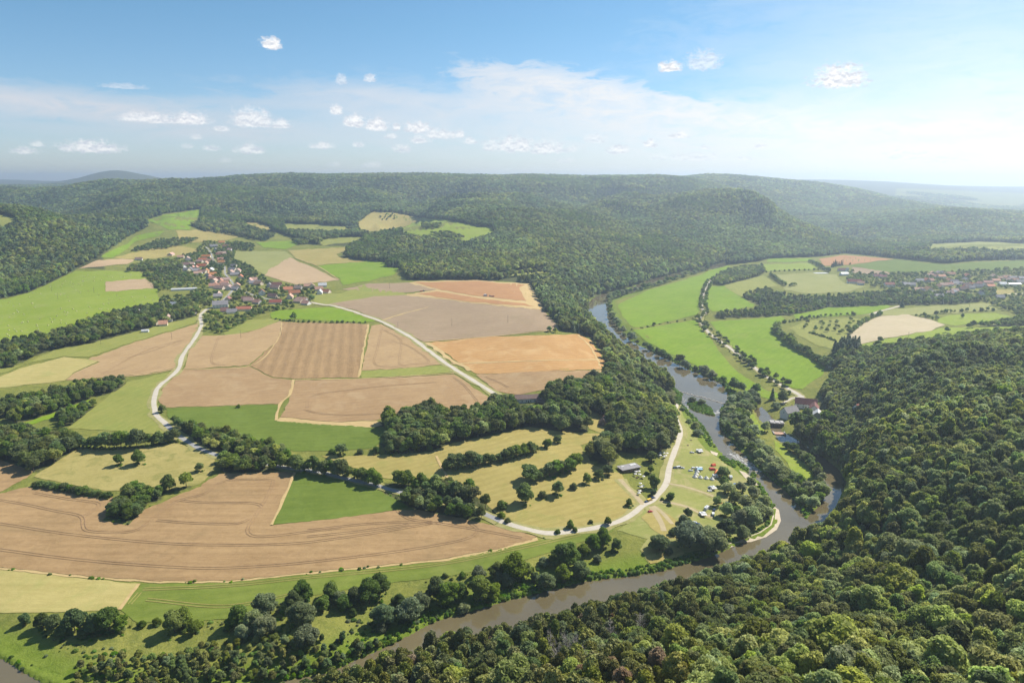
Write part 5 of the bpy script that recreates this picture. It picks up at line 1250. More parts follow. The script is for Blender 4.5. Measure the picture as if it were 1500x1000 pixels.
# ================================================================ BUILDINGS, CAMP, MACHINES
MT = {}
def built_mats():
    P = plain
    MT['white'] = P('white_plaster', (.74, .71, .66), .8, .08, .6, objvar=.10); MT['cream'] = P('cream_plaster', (.62, .53, .40), .8, .12, .6, objvar=.15)
    MT['greyw'] = P('grey_render', (.42, .40, .37), .8, .12, .6, objvar=.15); MT['woodw'] = P('brown_boards', (.13, .085, .055), .8, .3, 2)
    MT['orange'] = P('orange_tiles', (.46, .21, .115), .8, .2, .9, objvar=.22); MT['red'] = P('red_tiles', (.29, .125, .095), .8, .2, .9, objvar=.2)
    MT['pink'] = P('faded_tiles', (.45, .27, .19), .8, .15, .9, objvar=.2); MT['grey'] = P('slate_roof', (.235, .215, .21), .75, .18, .9, objvar=.22)
    MT['brown'] = P('brown_tiles', (.20, .115, .085), .8, .2, .9, objvar=.2); MT['tin'] = P('pale_tin', (.55, .54, .52), .5, .1, .7)
    MT['mill'] = P('mill_tiles', (.20, .085, .070), .8, .22, 1.2)
    MT['glass'] = P('dark_glass', (.03, .035, .045), .15, .1, 1, spec=.6); MT['brick'] = P('chimney_brick', (.32, .16, .11), .9, .2, 3)
    MT['canvas'] = P('white_canvas', (.64, .61, .55), .8, .04, 2, objvar=.05); MT['paint'] = P('white_paint', (.66, .66, .65), .35, .04, 2, spec=.5, objvar=.05)
    MT['silver'] = P('silver_paint', (.48, .50, .53), .3, .04, 2, spec=.6, objvar=.1); MT['black'] = P('black_rubber', (.025, .025, .027), .8, .1, 5)
    MT['redp'] = P('red_paint', (.45, .03, .03), .3, .05, 2, spec=.6); MT['orangec'] = P('orange_canvas', (.75, .25, .09), .8, .06, 2)
    MT['redc'] = P('red_canvas', (.62, .10, .05), .8, .06, 2); MT['bluec'] = P('blue_canvas', (.05, .17, .45), .8, .06, 2); MT['lblue'] = P('pale_blue_canvas', (.30, .48, .58), .8, .06, 2)
    MT['yellow'] = P('yellow_paint', (.68, .47, .04), .4, .05, 2, spec=.5); MT['navy'] = P('navy_paint', (.04, .06, .12), .3, .05, 2, spec=.6)
    MT['bale'] = P('baled_hay', (.50, .47, .24), .95, .2, 2.5); MT['pole'] = P('weathered_pole', (.16, .13, .105), .9, .2, 3)
    MT['concrete'] = P('concrete', (.40, .37, .34), .9, .15, .8); MT['greenp'] = P('green_paint', (.06, .16, .05), .4, .1, 2); MT['stone'] = P('weir_stone', (.36, .32, .27), .9, .3, 1.2)
    MT['straw'] = P('chopped_straw', (.55, .42, .22), .95, .2, 2); MT['dirt'] = P('red_earth', (.48, .30, .21), .95, .2, .8)

class MB:
    def __init__(s): s.v, s.f = [], []
    def add(s, V, Fc):
        k = len(s.v); s.v += [tuple(p) for p in V]; s.f += [tuple(i + k for i in q) for q in Fc]; return s
    def box(s, c, d, rz=0.0, top=1.0):
        x, y, z = c; a, b, h = d[0] / 2, d[1] / 2, d[2]; ca, sa = math.cos(rz), math.sin(rz)
        V = []
        for zz, k in ((z, 1.0), (z + h, top)):
            for q, w in ((-a, -b), (a, -b), (a, b), (-a, b)): V.append((x + (q * ca - w * sa) * k, y + (q * sa + w * ca) * k, zz))
        return s.add(V, [(3, 2, 1, 0), (4, 5, 6, 7), (0, 1, 5, 4), (1, 2, 6, 5), (2, 3, 7, 6), (3, 0, 4, 7)])
    def prism(s, prof, y0, y1):
        """closed outline in x,z swept along y"""
        n = len(prof); V = [(x, y0, z) for x, z in prof] + [(x, y1, z) for x, z in prof]
        return s.add(V, [tuple(range(n)), tuple(reversed(range(n, 2 * n)))] + [(i, i + n, (i + 1) % n + n, (i + 1) % n) for i in range(n)])
    def prismx(s, prof, x0, x1):
        n = len(prof); V = [(x0, y, z) for y, z in prof] + [(x1, y, z) for y, z in prof]
        return s.add(V, [tuple(reversed(range(n))), tuple(range(n, 2 * n))] + [((i + 1) % n, (i + 1) % n + n, i + n, i) for i in range(n)])
    def cyl(s, p, q, r0, r1, n=10):
        p, q = Vector(p), Vector(q); d = (q - p).normalized(); a = d.orthogonal().normalized(); b = d.cross(a)
        V = [p + (a * math.cos(i / n * 6.2832) + b * math.sin(i / n * 6.2832)) * r0 for i in range(n)] + [q + (a * math.cos(i / n * 6.2832) + b * math.sin(i / n * 6.2832)) * r1 for i in range(n)]
        return s.add(V, [tuple(reversed(range(n))), tuple(range(n, 2 * n))] + [(i, (i + 1) % n, (i + 1) % n + n, i + n) for i in range(n)])
    def cone(s, c, r, h, n=8, scal=0.0):
        V = [(c[0] + math.cos(i / n * 6.2832) * r, c[1] + math.sin(i / n * 6.2832) * r, c[2] - (scal if i % 2 else 0)) for i in range(n)] + [(c[0], c[1], c[2] + h)]
        return s.add(V, [(i, (i + 1) % n, n) for i in range(n)] + [tuple(reversed(range(n)))])
    def obj(s, name, mat, parent=None, sm=False, **kw):
        me = bpy.data.meshes.new(name); me.from_pydata(s.v, [], s.f); me.update()
        bm = bmesh.new(); bm.from_mesh(me); bmesh.ops.recalc_face_normals(bm, faces=bm.faces); bm.to_mesh(me); bm.free()
        if sm: smooth(me)
        return put(name, me, mat, parent, **kw)

HOUSES = []
def house(px, py, L, W, eave, rise, ang, wall, roof, name, label, cat='house', group=None, win=0, chim=1, floors=1, hip=False, z=None, wxy=None):
    """gabled house; ridge runs along local x"""
    p = at(px, py) if wxy is None else np.array([wxy[0], wxy[1], float(ground(*wxy))])
    HOUSES.append((p[0], p[1], max(L, W) * .62))
    t = thing(name, (p[0], p[1], p[2] - .1 if z is None else z), label, cat, group, ang)
    a, b = L / 2, W / 2
    MB().prismx([(-b, -1.2), (b, -1.2), (b, eave), (0, eave + rise - .02), (-b, eave)], -a, a).obj('wall', MT[wall], t)
    o, e = .45, .5; k = rise / b
    th = .28
    rm = MB().prismx([(-b - o, eave - k * o + .03), (0, eave + rise + .03), (b + o, eave - k * o + .03), (b + o, eave - k * o + .03 + th), (0, eave + rise + .03 + th * 1.2), (-b - o, eave - k * o + .03 + th)], -a - e, a + e)
    r = rm.obj('roof', MT[roof], t)
    if chim:
        for i in range(chim):
            x = (-.25 + .5 * i) * L if chim > 1 else .18 * L
            MB().box((x, .5, eave + rise * .72), (.75, .6, rise * .28 + 1.25)).box((x, .5, eave + rise + 1.25), (.95, .8, .14)).obj('chimney', MT['brick'], r)
    if win:
        for s in (-1, 1):
            for fl in range(floors):
                for i in range(win):
                    x = -a + (i + .5) * L / win; zc = .9 + fl * 2.8
                    f = MB().box((x, s * (b + .01), zc), (1.25, .10, 1.5)).obj('window', MT['paint'], t)
                    MB().box((x, s * (b + .045), zc + .1), (1.05, .08, 1.3)).obj('pane', MT['glass'], f)
        for s in (-1, 1):
            f = MB().box((s * (a + .01), 0, eave - 1.2), (.10, 1.2, 1.4)).obj('window', MT['paint'], t)
            MB().box((s * (a + .045), 0, eave - 1.1), (.08, 1.0, 1.2)).obj('pane', MT['glass'], f)
        MB().box((0.0 if win % 2 == 0 else L / win * .5, -b - .02, 0), (1.1, .12, 2.1)).obj('door', MT['woodw'], t)
    return t

RC = {'or': ('orange', 'orange tiled'), 'rd': ('red', 'dark red tiled'), 'pk': ('pink', 'faded pink tiled'), 'gr': ('grey', 'grey slated'), 'br': ('brown', 'brown tiled'), 'tn': ('tin', 'pale metal')}
def villages():
    rng = random.Random(4)
    LV = [(670,137,'or'),(701,166,'or'),(607,165,'gr'),(620,192,'gr'),(735,193,'gr'),(650,228,'rd'),(672,222,'pk'),(660,268,'or'),(668,292,'or'),(548,247,'or'),(572,280,'or'),(520,272,'or'),(497,285,'pk'),(545,300,'or'),(348,250,'pk'),(272,230,'gr'),(18,268,'br'),(415,274,'gr'),(420,308,'pk'),(442,332,'pk'),(470,336,'or'),(420,345,'gr'),(468,356,'gr'),(520,366,'or'),(484,380,'gr'),(548,362,'or'),(562,388,'or'),(592,388,'or'),(572,412,'or'),(604,420,'pk'),(640,430,'rd'),(660,442,'pk'),(690,458,'pk'),(702,474,'gr'),(730,495,'gr'),(770,500,'gr'),(790,474,'pk'),(755,350,'gr'),(742,372,'gr'),(772,388,'gr'),(765,322,'gr'),(818,408,'or'),(892,438,'gr'),(930,452,'gr'),(958,460,'pk'),(920,432,'pk'),(1090,492,'gr'),(1102,470,'br'),(1190,505,'or'),(1240,535,'or'),(1205,566,'or'),(1270,495,'pk'),(1345,480,'gr'),(1375,478,'gr'),(1432,505,'gr'),(1440,530,'tn'),(1460,475,'tn'),(1490,522,'or'),(1275,598,'pk'),(1330,614,'pk'),(1300,592,'pk'),(1092,606,'rd'),(1075,560,'br'),(950,606,'pk'),(882,592,'pk'),(860,582,'br'),(640,560,'gr'),(750,682,'gr'),(692,672,'rd'),(720,586,'rd'),(440,686,'pk'),(420,676,'or'),(462,654,'pk'),(300,628,'tn'),(212,780,'or'),(138,770,'pk'),(18,684,'gr'),(618,464,'or'),(700,430,'pk'),(400,262,'pk'),(585,352,'tn'),(352,328,'tn'),(610,480,'gr')]
    def fill(V_, n, dx, dy, ok):
        base = list(V_); k = 0
        while k < n:
            a = rng.choice(base); q = (a[0] + rng.uniform(-dx, dx), a[1] + rng.uniform(-dy, dy), rng.choice(['or', 'pk', 'pk', 'gr', 'br', 'gr']))
            if ok(q) and all(abs(q[0] - b[0]) > 17 or abs(q[1] - b[1]) > 9 for b in V_): V_.append(q); k += 1
    fill(LV, 8, 70, 22, lambda q: 380 < q[0] < 1400 and 140 < q[1] < 660 and (q[0] < 830 or q[1] > 430))
    LV.sort(key=lambda q: (q[1], q[0]))
    sizes = {}
    for i, (zx, zy, rc) in enumerate(LV):
        px, py = 200 + zx / 5.357, 330 + zy / 5.357 + 1.2
        L = rng.uniform(14, 21); W = rng.uniform(9, 12)
        if zy > 640: L *= .75; W *= .85
        ang = rng.choice([0.25, 0.25, 0.25 + 1.57, -.35]) + rng.uniform(-.15, .15)
        rc = 'pk' if rc == 'gr' and rng.random() < .45 else rc
        wl = rng.choice(['cream', 'cream', 'greyw', 'cream', 'white']) if rc != 'tn' else 'white'
        house(px, py, L, W, rng.uniform(2.6, 3.6), rng.uniform(3.8, 5.0), ang, wl, RC[rc][0], 'village_house', f'{RC[rc][1]} house, {ordw(i)} down from the top of the hillside village' if i < 75 else f'{RC[rc][1]} house, {ordw(i - 75)} along the lowest edge of the hillside village', 'house', 'houses of the hillside village', chim=1 if rc != 'tn' else 0)
    house(200 + 985 / 5.357, 330 + 545 / 5.357, 16, 11, 6, 5, 2.0, 'white', 'orange', 'village_house', 'big white gabled house with bright orange roof at the lane end of the hillside village', 'house', 'houses of the hillside village', win=4, floors=2)
    house(200 + 660 / 5.357, 330 + 645 / 5.357, 24, 13, 6, 6, .35, 'white', 'grey', 'village_house', 'largest grey roofed house beside the bend where the white road leaves the village', 'house', 'houses of the hillside village', win=5, floors=2)
    house(200 + 845 / 5.357, 330 + 668 / 5.357, 24, 10, 3.5, 3.5, .12, 'cream', 'orange', 'village_barn', 'long low orange roofed barn at the bottom edge of the hillside village', 'barn', None)
    house(200 + 250 / 5.357, 330 + 752 / 5.357, 14, 11, 5, 5, 1.9, 'white', 'pink', 'village_house', 'white garden house with faded pink roof above the sloping grass strip', 'house', 'houses of the hillside village', win=3, floors=2)
    house(200 + 375 / 5.357, 330 + 508 / 5.357, 44, 7, 2.6, 1.6, .30, 'white', 'tin', 'greenhouse', 'long pale greenhouse in the gardens left of the village', 'greenhouse', None, chim=0)
    house(200 + 70 / 5.357, 330 + 838 / 5.357, 9, 5, 2.6, 1.4, .3, 'white', 'tin', 'shed', 'little white shed at the foot of the wooded hedge', 'shed', None, chim=0)
    house(200 + 150 / 5.357, 330 + 352 / 5.357, 26, 6, 2.4, 1.2, .05, 'white', 'tin', 'shed', 'long pale shed among the trees left of the village', 'shed', None, chim=0)
    # right village
    RV = [(250,168,'rd'),(492,212,'rd'),(530,214,'rd'),(690,272,'gr'),(665,268,'gr'),(720,270,'gr'),(782,243,'gr'),(830,242,'or'),(852,240,'or'),(872,190,'pk'),(878,214,'or'),(930,214,'or'),(940,190,'gr'),(915,188,'gr'),(995,198,'or'),(1110,210,'or'),(1100,235,'gr'),(982,270,'or'),(1020,250,'gr'),(1040,262,'gr'),(1062,272,'gr'),(1100,288,'or'),(1125,290,'gr'),(1145,268,'or'),(1085,300,'br'),(1250,256,'or'),(1266,282,'or'),(1302,244,'or'),(1380,220,'pk'),(1402,240,'pk'),(1420,225,'gr'),(1350,268,'tn'),(1482,226,'gr'),(1332,356,'gr'),(910,350,'gr'),(852,346,'pk'),(990,330,'pk'),(1020,312,'pk'),(1030,325,'tn'),(772,306,'pk'),(802,316,'gr'),(922,286,'or'),(1292,214,'pk'),(945,362,'gr'),(1470,255,'gr'),(890,325,'gr'),(1180,282,'gr')]
    fill(RV, 12, 60, 22, lambda q: 520 < q[0] < 1490 and 185 < q[1] < 345 and q[0] + 2 * q[1] > 1060)
    RV.sort(key=lambda q: (q[0], q[1]))
    for i, (zx, zy, rc) in enumerate(RV):
        px, py = 1180 + zx / 4.6875, 360 + zy / 4.6875 + 1.2
        L = rng.uniform(14, 20); W = rng.uniform(9.5, 12)
        house(px, py, L, W, rng.uniform(3, 4.5), rng.uniform(3.5, 5), rng.choice([-.1, -.1, 1.4]) + rng.uniform(-.2, .2), rng.choice(['white', 'cream', 'greyw']), RC[rc][0], 'valley_house', f'{RC[rc][1]} house, {ordw(i)} from the white tower house end of the right hand village', 'house', 'houses of the valley village', chim=1 if rc != 'tn' else 0)
    def V(zx, zy): return 1180 + zx / 4.6875, 360 + zy / 4.6875
    house(*V(333, 258), 30, 11, 5, 5, -.22, 'white', 'red', 'valley_house', 'long white house with a red roof facing the olive pasture', 'house', None, win=7, floors=1)
    house(*V(378, 268), 14, 11, 5, 4, -.35, 'white', 'pink', 'valley_house', 'short white house joined to the end of the long red roofed one', 'house', None, win=3)
    house(*V(572, 280), 22, 11, 5.5, 4.5, .05, 'white', 'red', 'valley_house', 'white two storey house with rows of windows in front of the right village', 'house', None, win=7, floors=2)
    house(*V(263, 203), 20, 10, 5, 3, .2, 'white', 'tin', 'valley_hall', 'low white hall under the poplars', 'hall', None, chim=0)
    house(*V(284, 186), 6, 6, 11, 3, .1, 'white', 'grey', 'tower_house', 'narrow white tower house beside the poplars', 'tower', None, win=1, floors=3, chim=0)
    house(*V(1202, 350), 12, 10, 6, 6, 1.4, 'white', 'grey', 'valley_house', 'steep gabled bright white house alone below the right village', 'house', None, win=2, floors=2)
    house(*V(1432, 272), 26, 8, 3.5, 2.0, -.05, 'white', 'tin', 'valley_hall', 'long low white hall at the right end of the village', 'hall', None, chim=0)
    t = thing('pale_slab', at(*V(105, 188)), 'pale concrete yard slab at the corner of the olive pasture', 'slab'); MB().box((0, 0, -1.5), (34, 18, 2.0)).obj('slab_surface', MT['tin'], t)
    # farm, cottages, mill
    house(773, 587, 27, 10, 4.0, 3.0, .16, 'white', 'brown', 'farm_building', 'long low white farm building with brown roof at the edge of the central wood', 'farm building', None, win=6, chim=0)
    house(794, 592, 11, 7, 3, 2.2, -.3, 'woodw', 'brown', 'farm_shed', 'small dark brown shed right of the long farm building', 'shed', None, chim=0)
    house(848, 588, 8, 5, 2.6, 1.5, .1, 'white', 'tin', 'hut', 'tiny pale hut among the trees beside the central wood', 'hut', None, chim=0)
    house(884, 622, 9, 7.5, 3.2, 4.2, 1.35, 'woodw', 'brown', 'cottage', 'brown cottage with steep roof in the forest clearing', 'cottage', None, win=2)
    house(949, 656, 5.5, 4, 3, 1.2, .9, 'white', 'tin', 'hut', 'small white hut behind the trees of the camp pub', 'hut', None, chim=0)
    house(1180, 596, 22, 10, 5, 5, -.35, 'white', 'mill', 'mill_barn', 'large barn with dark red brown roof, upper wing of the mill', 'barn', None, win=4, floors=2, chim=0)
    house(1192, 603, 14, 9, 5, 4.4, 1.15, 'white', 'mill', 'mill_barn', 'dark red roofed side wing of the mill running downhill', 'barn', None, win=3, chim=0)
    house(1197, 612, 12, 9, 4.5, 3.8, 1.1, 'greyw', 'tin', 'mill_shed', 'grey roofed shed at the lower end of the mill wing', 'shed', None, chim=0)
    house(1156, 610, 17, 10, 6.5, 5, .45, 'white', 'grey', 'mill_house', 'tall white mill house with grey roof above the mill race', 'mill', None, win=4, floors=2)
    house(1257, 604, 11, 8.5, 5, 4.5, .6, 'white', 'red', 'forest_house', 'white house with red roof hidden in the forest on the right slope', 'house', None, win=2, floors=2)
    house(1221, 538, 10, 7, 3, 2.5, .3, 'greyw', 'tin', 'forest_shed', 'pale shed at the forest edge beyond the mill', 'shed', None, chim=0)
    p = at(1137, 625); z0 = max(p[2], .4)
    t = thing('power_house', (p[0], p[1], z0), 'flat roofed concrete power house standing over the mill race', 'power house', None, -.15)
    MB().box((0, 0, -1.5), (13, 8, 5.2)).obj('wall', MT['woodw'], t)
    rf = MB().box((0, 0, 3.72), (14, 9, .5)).box((-5, 0, 4.22), (3.4, 7, .5)).box((0, 0, 4.22), (3.4, 7, .5)).box((5, 0, 4.22), (3, 7, .5)).obj('roof', MT['concrete'], t)
    for x in (-4, 0, 4):
        f = MB().box((x, -4.02, .8), (2.4, .1, 1.5)).obj('window', MT['concrete'], t); MB().box((x, -4.06, .9), (2.1, .1, 1.3)).obj('pane', MT['glass'], f)
    p = at(1141, 637)
    t = thing('sluice', (p[0], p[1], max(p[2], .1)), 'pinkish concrete sluice apron below the flat power house', 'sluice', None, -.15)
    MB().box((0, 0, -1), (10, 6, 1.8)).obj('apron', MT['dirt'], t); MB().box((-5.5, 0, -1), (1, 7, 2.6)).box((5.5, 0, -1), (1, 7, 2.6)).obj('side_wall', MT['concrete'], t)
    # camp pub
    p = at(921, 688)
    t = thing('camp_pub', (p[0], p[1], p[2] - .1), 'low dark wooden camp pub with flat grey roof beside the dry meadow', 'pub', None, .42)
    HOUSES.append((p[0], p[1], 12))
    MB().box((0, 0, -.8), (17, 8, 3.8)).obj('wall', MT['woodw'], t)
    rf = MB().box((0, 0, 3.02), (19, 10, .35)).obj('roof', MT['grey'], t)
    MB().box((5, 1.8, 3.37), (6, 3, .25)).box((-5.5, 1.5, 3.37), (3.0, 1.6, .3)).obj('roof_panel', MT['tin'], rf)
    for x in (-6.5, -2.2, 2.2, 6.5):
        f = MB().box((x, -4.03, .9), (2.6, .12, 1.3)).obj('window', MT['cream'], t); MB().box((x, -4.07, 1.0), (2.3, .1, 1.1)).obj('pane', MT['glass'], f)
    MB().box((0, -4.03, 0), (1.2, .12, 2.2)).obj('door', MT['brick'], t)
    # weir: a low stone sill right across the river
    wl = zplane(P3('972,566 990,572 1010,577 1030,582 1050,588 1060,591'))
    rngw = np.random.default_rng(2); mb = MB()
    L = np.array(wl); s = np.concatenate([[0], np.cumsum(np.hypot(*np.diff(L, axis=0).T))]); tt = np.arange(0, s[-1], 1.1)
    for x, y in zip(np.interp(tt, s, L[:, 0]), np.interp(tt, s, L[:, 1])):
        mb.box((x + rngw.normal() * .4, y + rngw.normal() * .8, -1), (rngw.uniform(1.2, 2.2), rngw.uniform(1.2, 2.4), rngw.uniform(1.15, 1.6)), rngw.random() * 3, .75)
    t = thing('stone_weir', (0, 0, 0), 'low line of weir stones crossing the river above the camp', 'weir'); mb.obj('stones', MT['stone'], t)

def wheels(t, xs, w, r=.33, nm='wheel'):
    for x in xs:
        for s in (-1, 1):
            o = MB().cyl((x, s * (w / 2 - .12), r), (x, s * (w / 2 + .06), r), r, r, 12).obj('wheel', MT['black'], t)
            MB().cyl((x, s * (w / 2 + .05), r), (x, s * (w / 2 + .09), r), r * .55, r * .5, 8).obj('rim', MT['silver'], o)
def car(px, py, rz, paint, label, L=4.3, group=None, van=False):
    p = at(px, py); t = thing('parked_van' if van else 'parked_car', (p[0], p[1], p[2]), label, 'van' if van else 'car', group, rz)
    w = 1.8
    if van:
        L = 5.2; b = [(-L/2, .4), (L/2, .4), (L/2, .95), (L/2 - .75, 1.15), (L/2 - 1.35, 2.05), (-L/2 + .08, 2.1), (-L/2, 1.9)]
        g = [(L/2 - .85, 1.2), (L/2 - 1.36, 1.95), (-L/2 + .5, 1.95), (-L/2 + .5, 1.25)]
    else:
        b = [(-L/2, .3), (L/2, .3), (L/2, .65), (L/2 - .2, .8), (L/2 - 1.15, .92), (-L/2 + .35, .95), (-L/2, .85)]
        g = [(L/2 - 1.15, .92), (L/2 - 1.8, 1.4), (-L/2 + .9, 1.42), (-L/2 + .25, .95)]
    MB().prism([(x, z) for x, z in b], -w / 2, w / 2).obj('body', MT[paint], t)
    MB().prism(g, -w / 2 * (.86 if not van else 1.005), w / 2 * (.86 if not van else 1.005)).obj('windows', MT['glass'], t)
    if not van: MB().box((-L / 2 + 1.7, 0, 1.40), (1.75, w * .84, .07)).obj('roof_panel', MT[paint], t)
    wheels(t, (-L / 2 + .8, L / 2 - .8), w)
    for s in (-1, 1): MB().box((L / 2 + .01, s * .62, .6), (.08, .34, .16)).obj('headlight', MT['paint'], t)
    return t
def caravan(px, py, rz, label, L=5.6, group=None, awn=None, motor=False):
    p = at(px, py); t = thing('camper_van' if motor else 'caravan', (p[0], p[1], p[2]), label, 'camper' if motor else 'caravan', group, rz)
    w, h = 2.25, 2.65
    prof = [(-L/2 + .1, .45), (L/2 - .1, .45), (L/2, .9), (L/2 - .15, 2.0), (L/2 - .7, h), (-L/2 + .35, h), (-L/2, 2.1)] if not motor else [(-L/2, .4), (L/2, .4), (L/2, 1.0), (L/2 - .7, 1.2), (L/2 - 1.1, 1.9), (L/2 - .5, 2.2), (L/2 - .7, h + .1), (-L/2, h + .1)]
    MB().prism(prof, -w / 2, w / 2).obj('body', MT['paint'], t)
    for s in (-1, 1):
        for x in (-1.5, .7): MB().box((x, s * (w / 2 + .01), 1.4), (1.2, .06, .6)).obj('window', MT['glass'], t)
    MB().box((-.4, w / 2 + .02, .5), (.65, .06, 1.8)).obj('door', MT['silver'], t)
    MB().box((-.6, 0, h + (.1 if motor else 0)), (.8, .8, .16)).obj('roof_hatch', MT['glass'], t)
    wheels(t, (0,) if not motor else (-L / 2 + 1.2, L / 2 - 1), w - .1)
    if not motor: MB().box((L / 2 + .6, 0, .42), (1.3, .12, .1)).obj('tow_bar', MT['black'], t)
    if awn: MB().add([(-2.2, -w/2, 2.4), (2.2, -w/2, 2.4), (2.2, -w/2 - 2.6, 2.0), (-2.2, -w/2 - 2.6, 2.0), (-2.2, -w/2, 2.34), (2.2, -w/2, 2.34), (2.2, -w/2 - 2.6, 1.94), (-2.2, -w/2 - 2.6, 1.94)], [(0, 1, 2, 3), (7, 6, 5, 4), (0, 3, 7, 4), (1, 5, 6, 2), (3, 2, 6, 7), (0, 4, 5, 1)]).obj('awning', MT[awn], t)
    return t
def belltent(px, py, r, label, mat='canvas', group=None):
    p = at(px, py); t = thing('bell_tent', (p[0], p[1], p[2]), label, 'tent', group, random.random())
    MB().cyl((0, 0, 0), (0, 0, .75), r, r * .97, 12).obj('skirt', MT[mat], t)
    MB().cone((0, 0, .75), r * 1.04, 2.1, 12).obj('canopy', MT[mat], t)
    MB().add([(r * .98, -.5, .05), (r * .98, .5, .05), (r * .62, 0, 1.7)], [(0, 1, 2)]).obj('door', MT['cream'], t)
def ridgetent(px, py, rz, L, w, h, mat, label, group=None):
    p = at(px, py); t = thing('ridge_tent', (p[0], p[1], p[2]), label, 'tent', group, rz)
    MB().prismx([(-w/2, 0), (w/2, 0), (w/2 * .92, h * .35), (w * .2, h * .9), (0, h), (-w * .2, h * .9), (-w/2 * .92, h * .35)], -L/2, L/2).obj('canopy', MT[mat], t)
    MB().add([(L/2 + .03, -w * .22, 0), (L/2 + .03, w * .22, 0), (L/2 + .03, 0, h * .8)], [(0, 1, 2)]).obj('door', MT['cream'], t)
def parasol(px, py, label, group, w=2.9):
    p = at(px, py); t = thing('parasol', (p[0], p[1], p[2]), label, 'parasol', group, random.random())
    MB().cyl((0, 0, 0), (0, 0, 2.5), .05, .04, 6).obj('pole', MT['pole'], t)
    MB().cone((0, 0, 2.15), w / 2, .75, 8).obj('canopy', MT['canvas'], t)
    MB().box((0, 0, 0), (.6, .6, .12)).obj('base', MT['concrete'], t)
def table(px, py, label, group):
    p = at(px, py); t = thing('picnic_table', (p[0], p[1], p[2]), label, 'table', group, random.random() * 3)
    MB().box((0, 0, .7), (2, .8, .07)).obj('table_top', MT['woodw'], t)
    for s in (-1, 1):
        MB().box((0, s * .75, .42), (2, .28, .06)).obj('seat', MT['woodw'], t)
        MB().box((s * .75, 0, 0), (.1, 1.4, .42)).box((s * .75, 0, .42), (.1, .5, .28)).obj('leg', MT['woodw'], t)

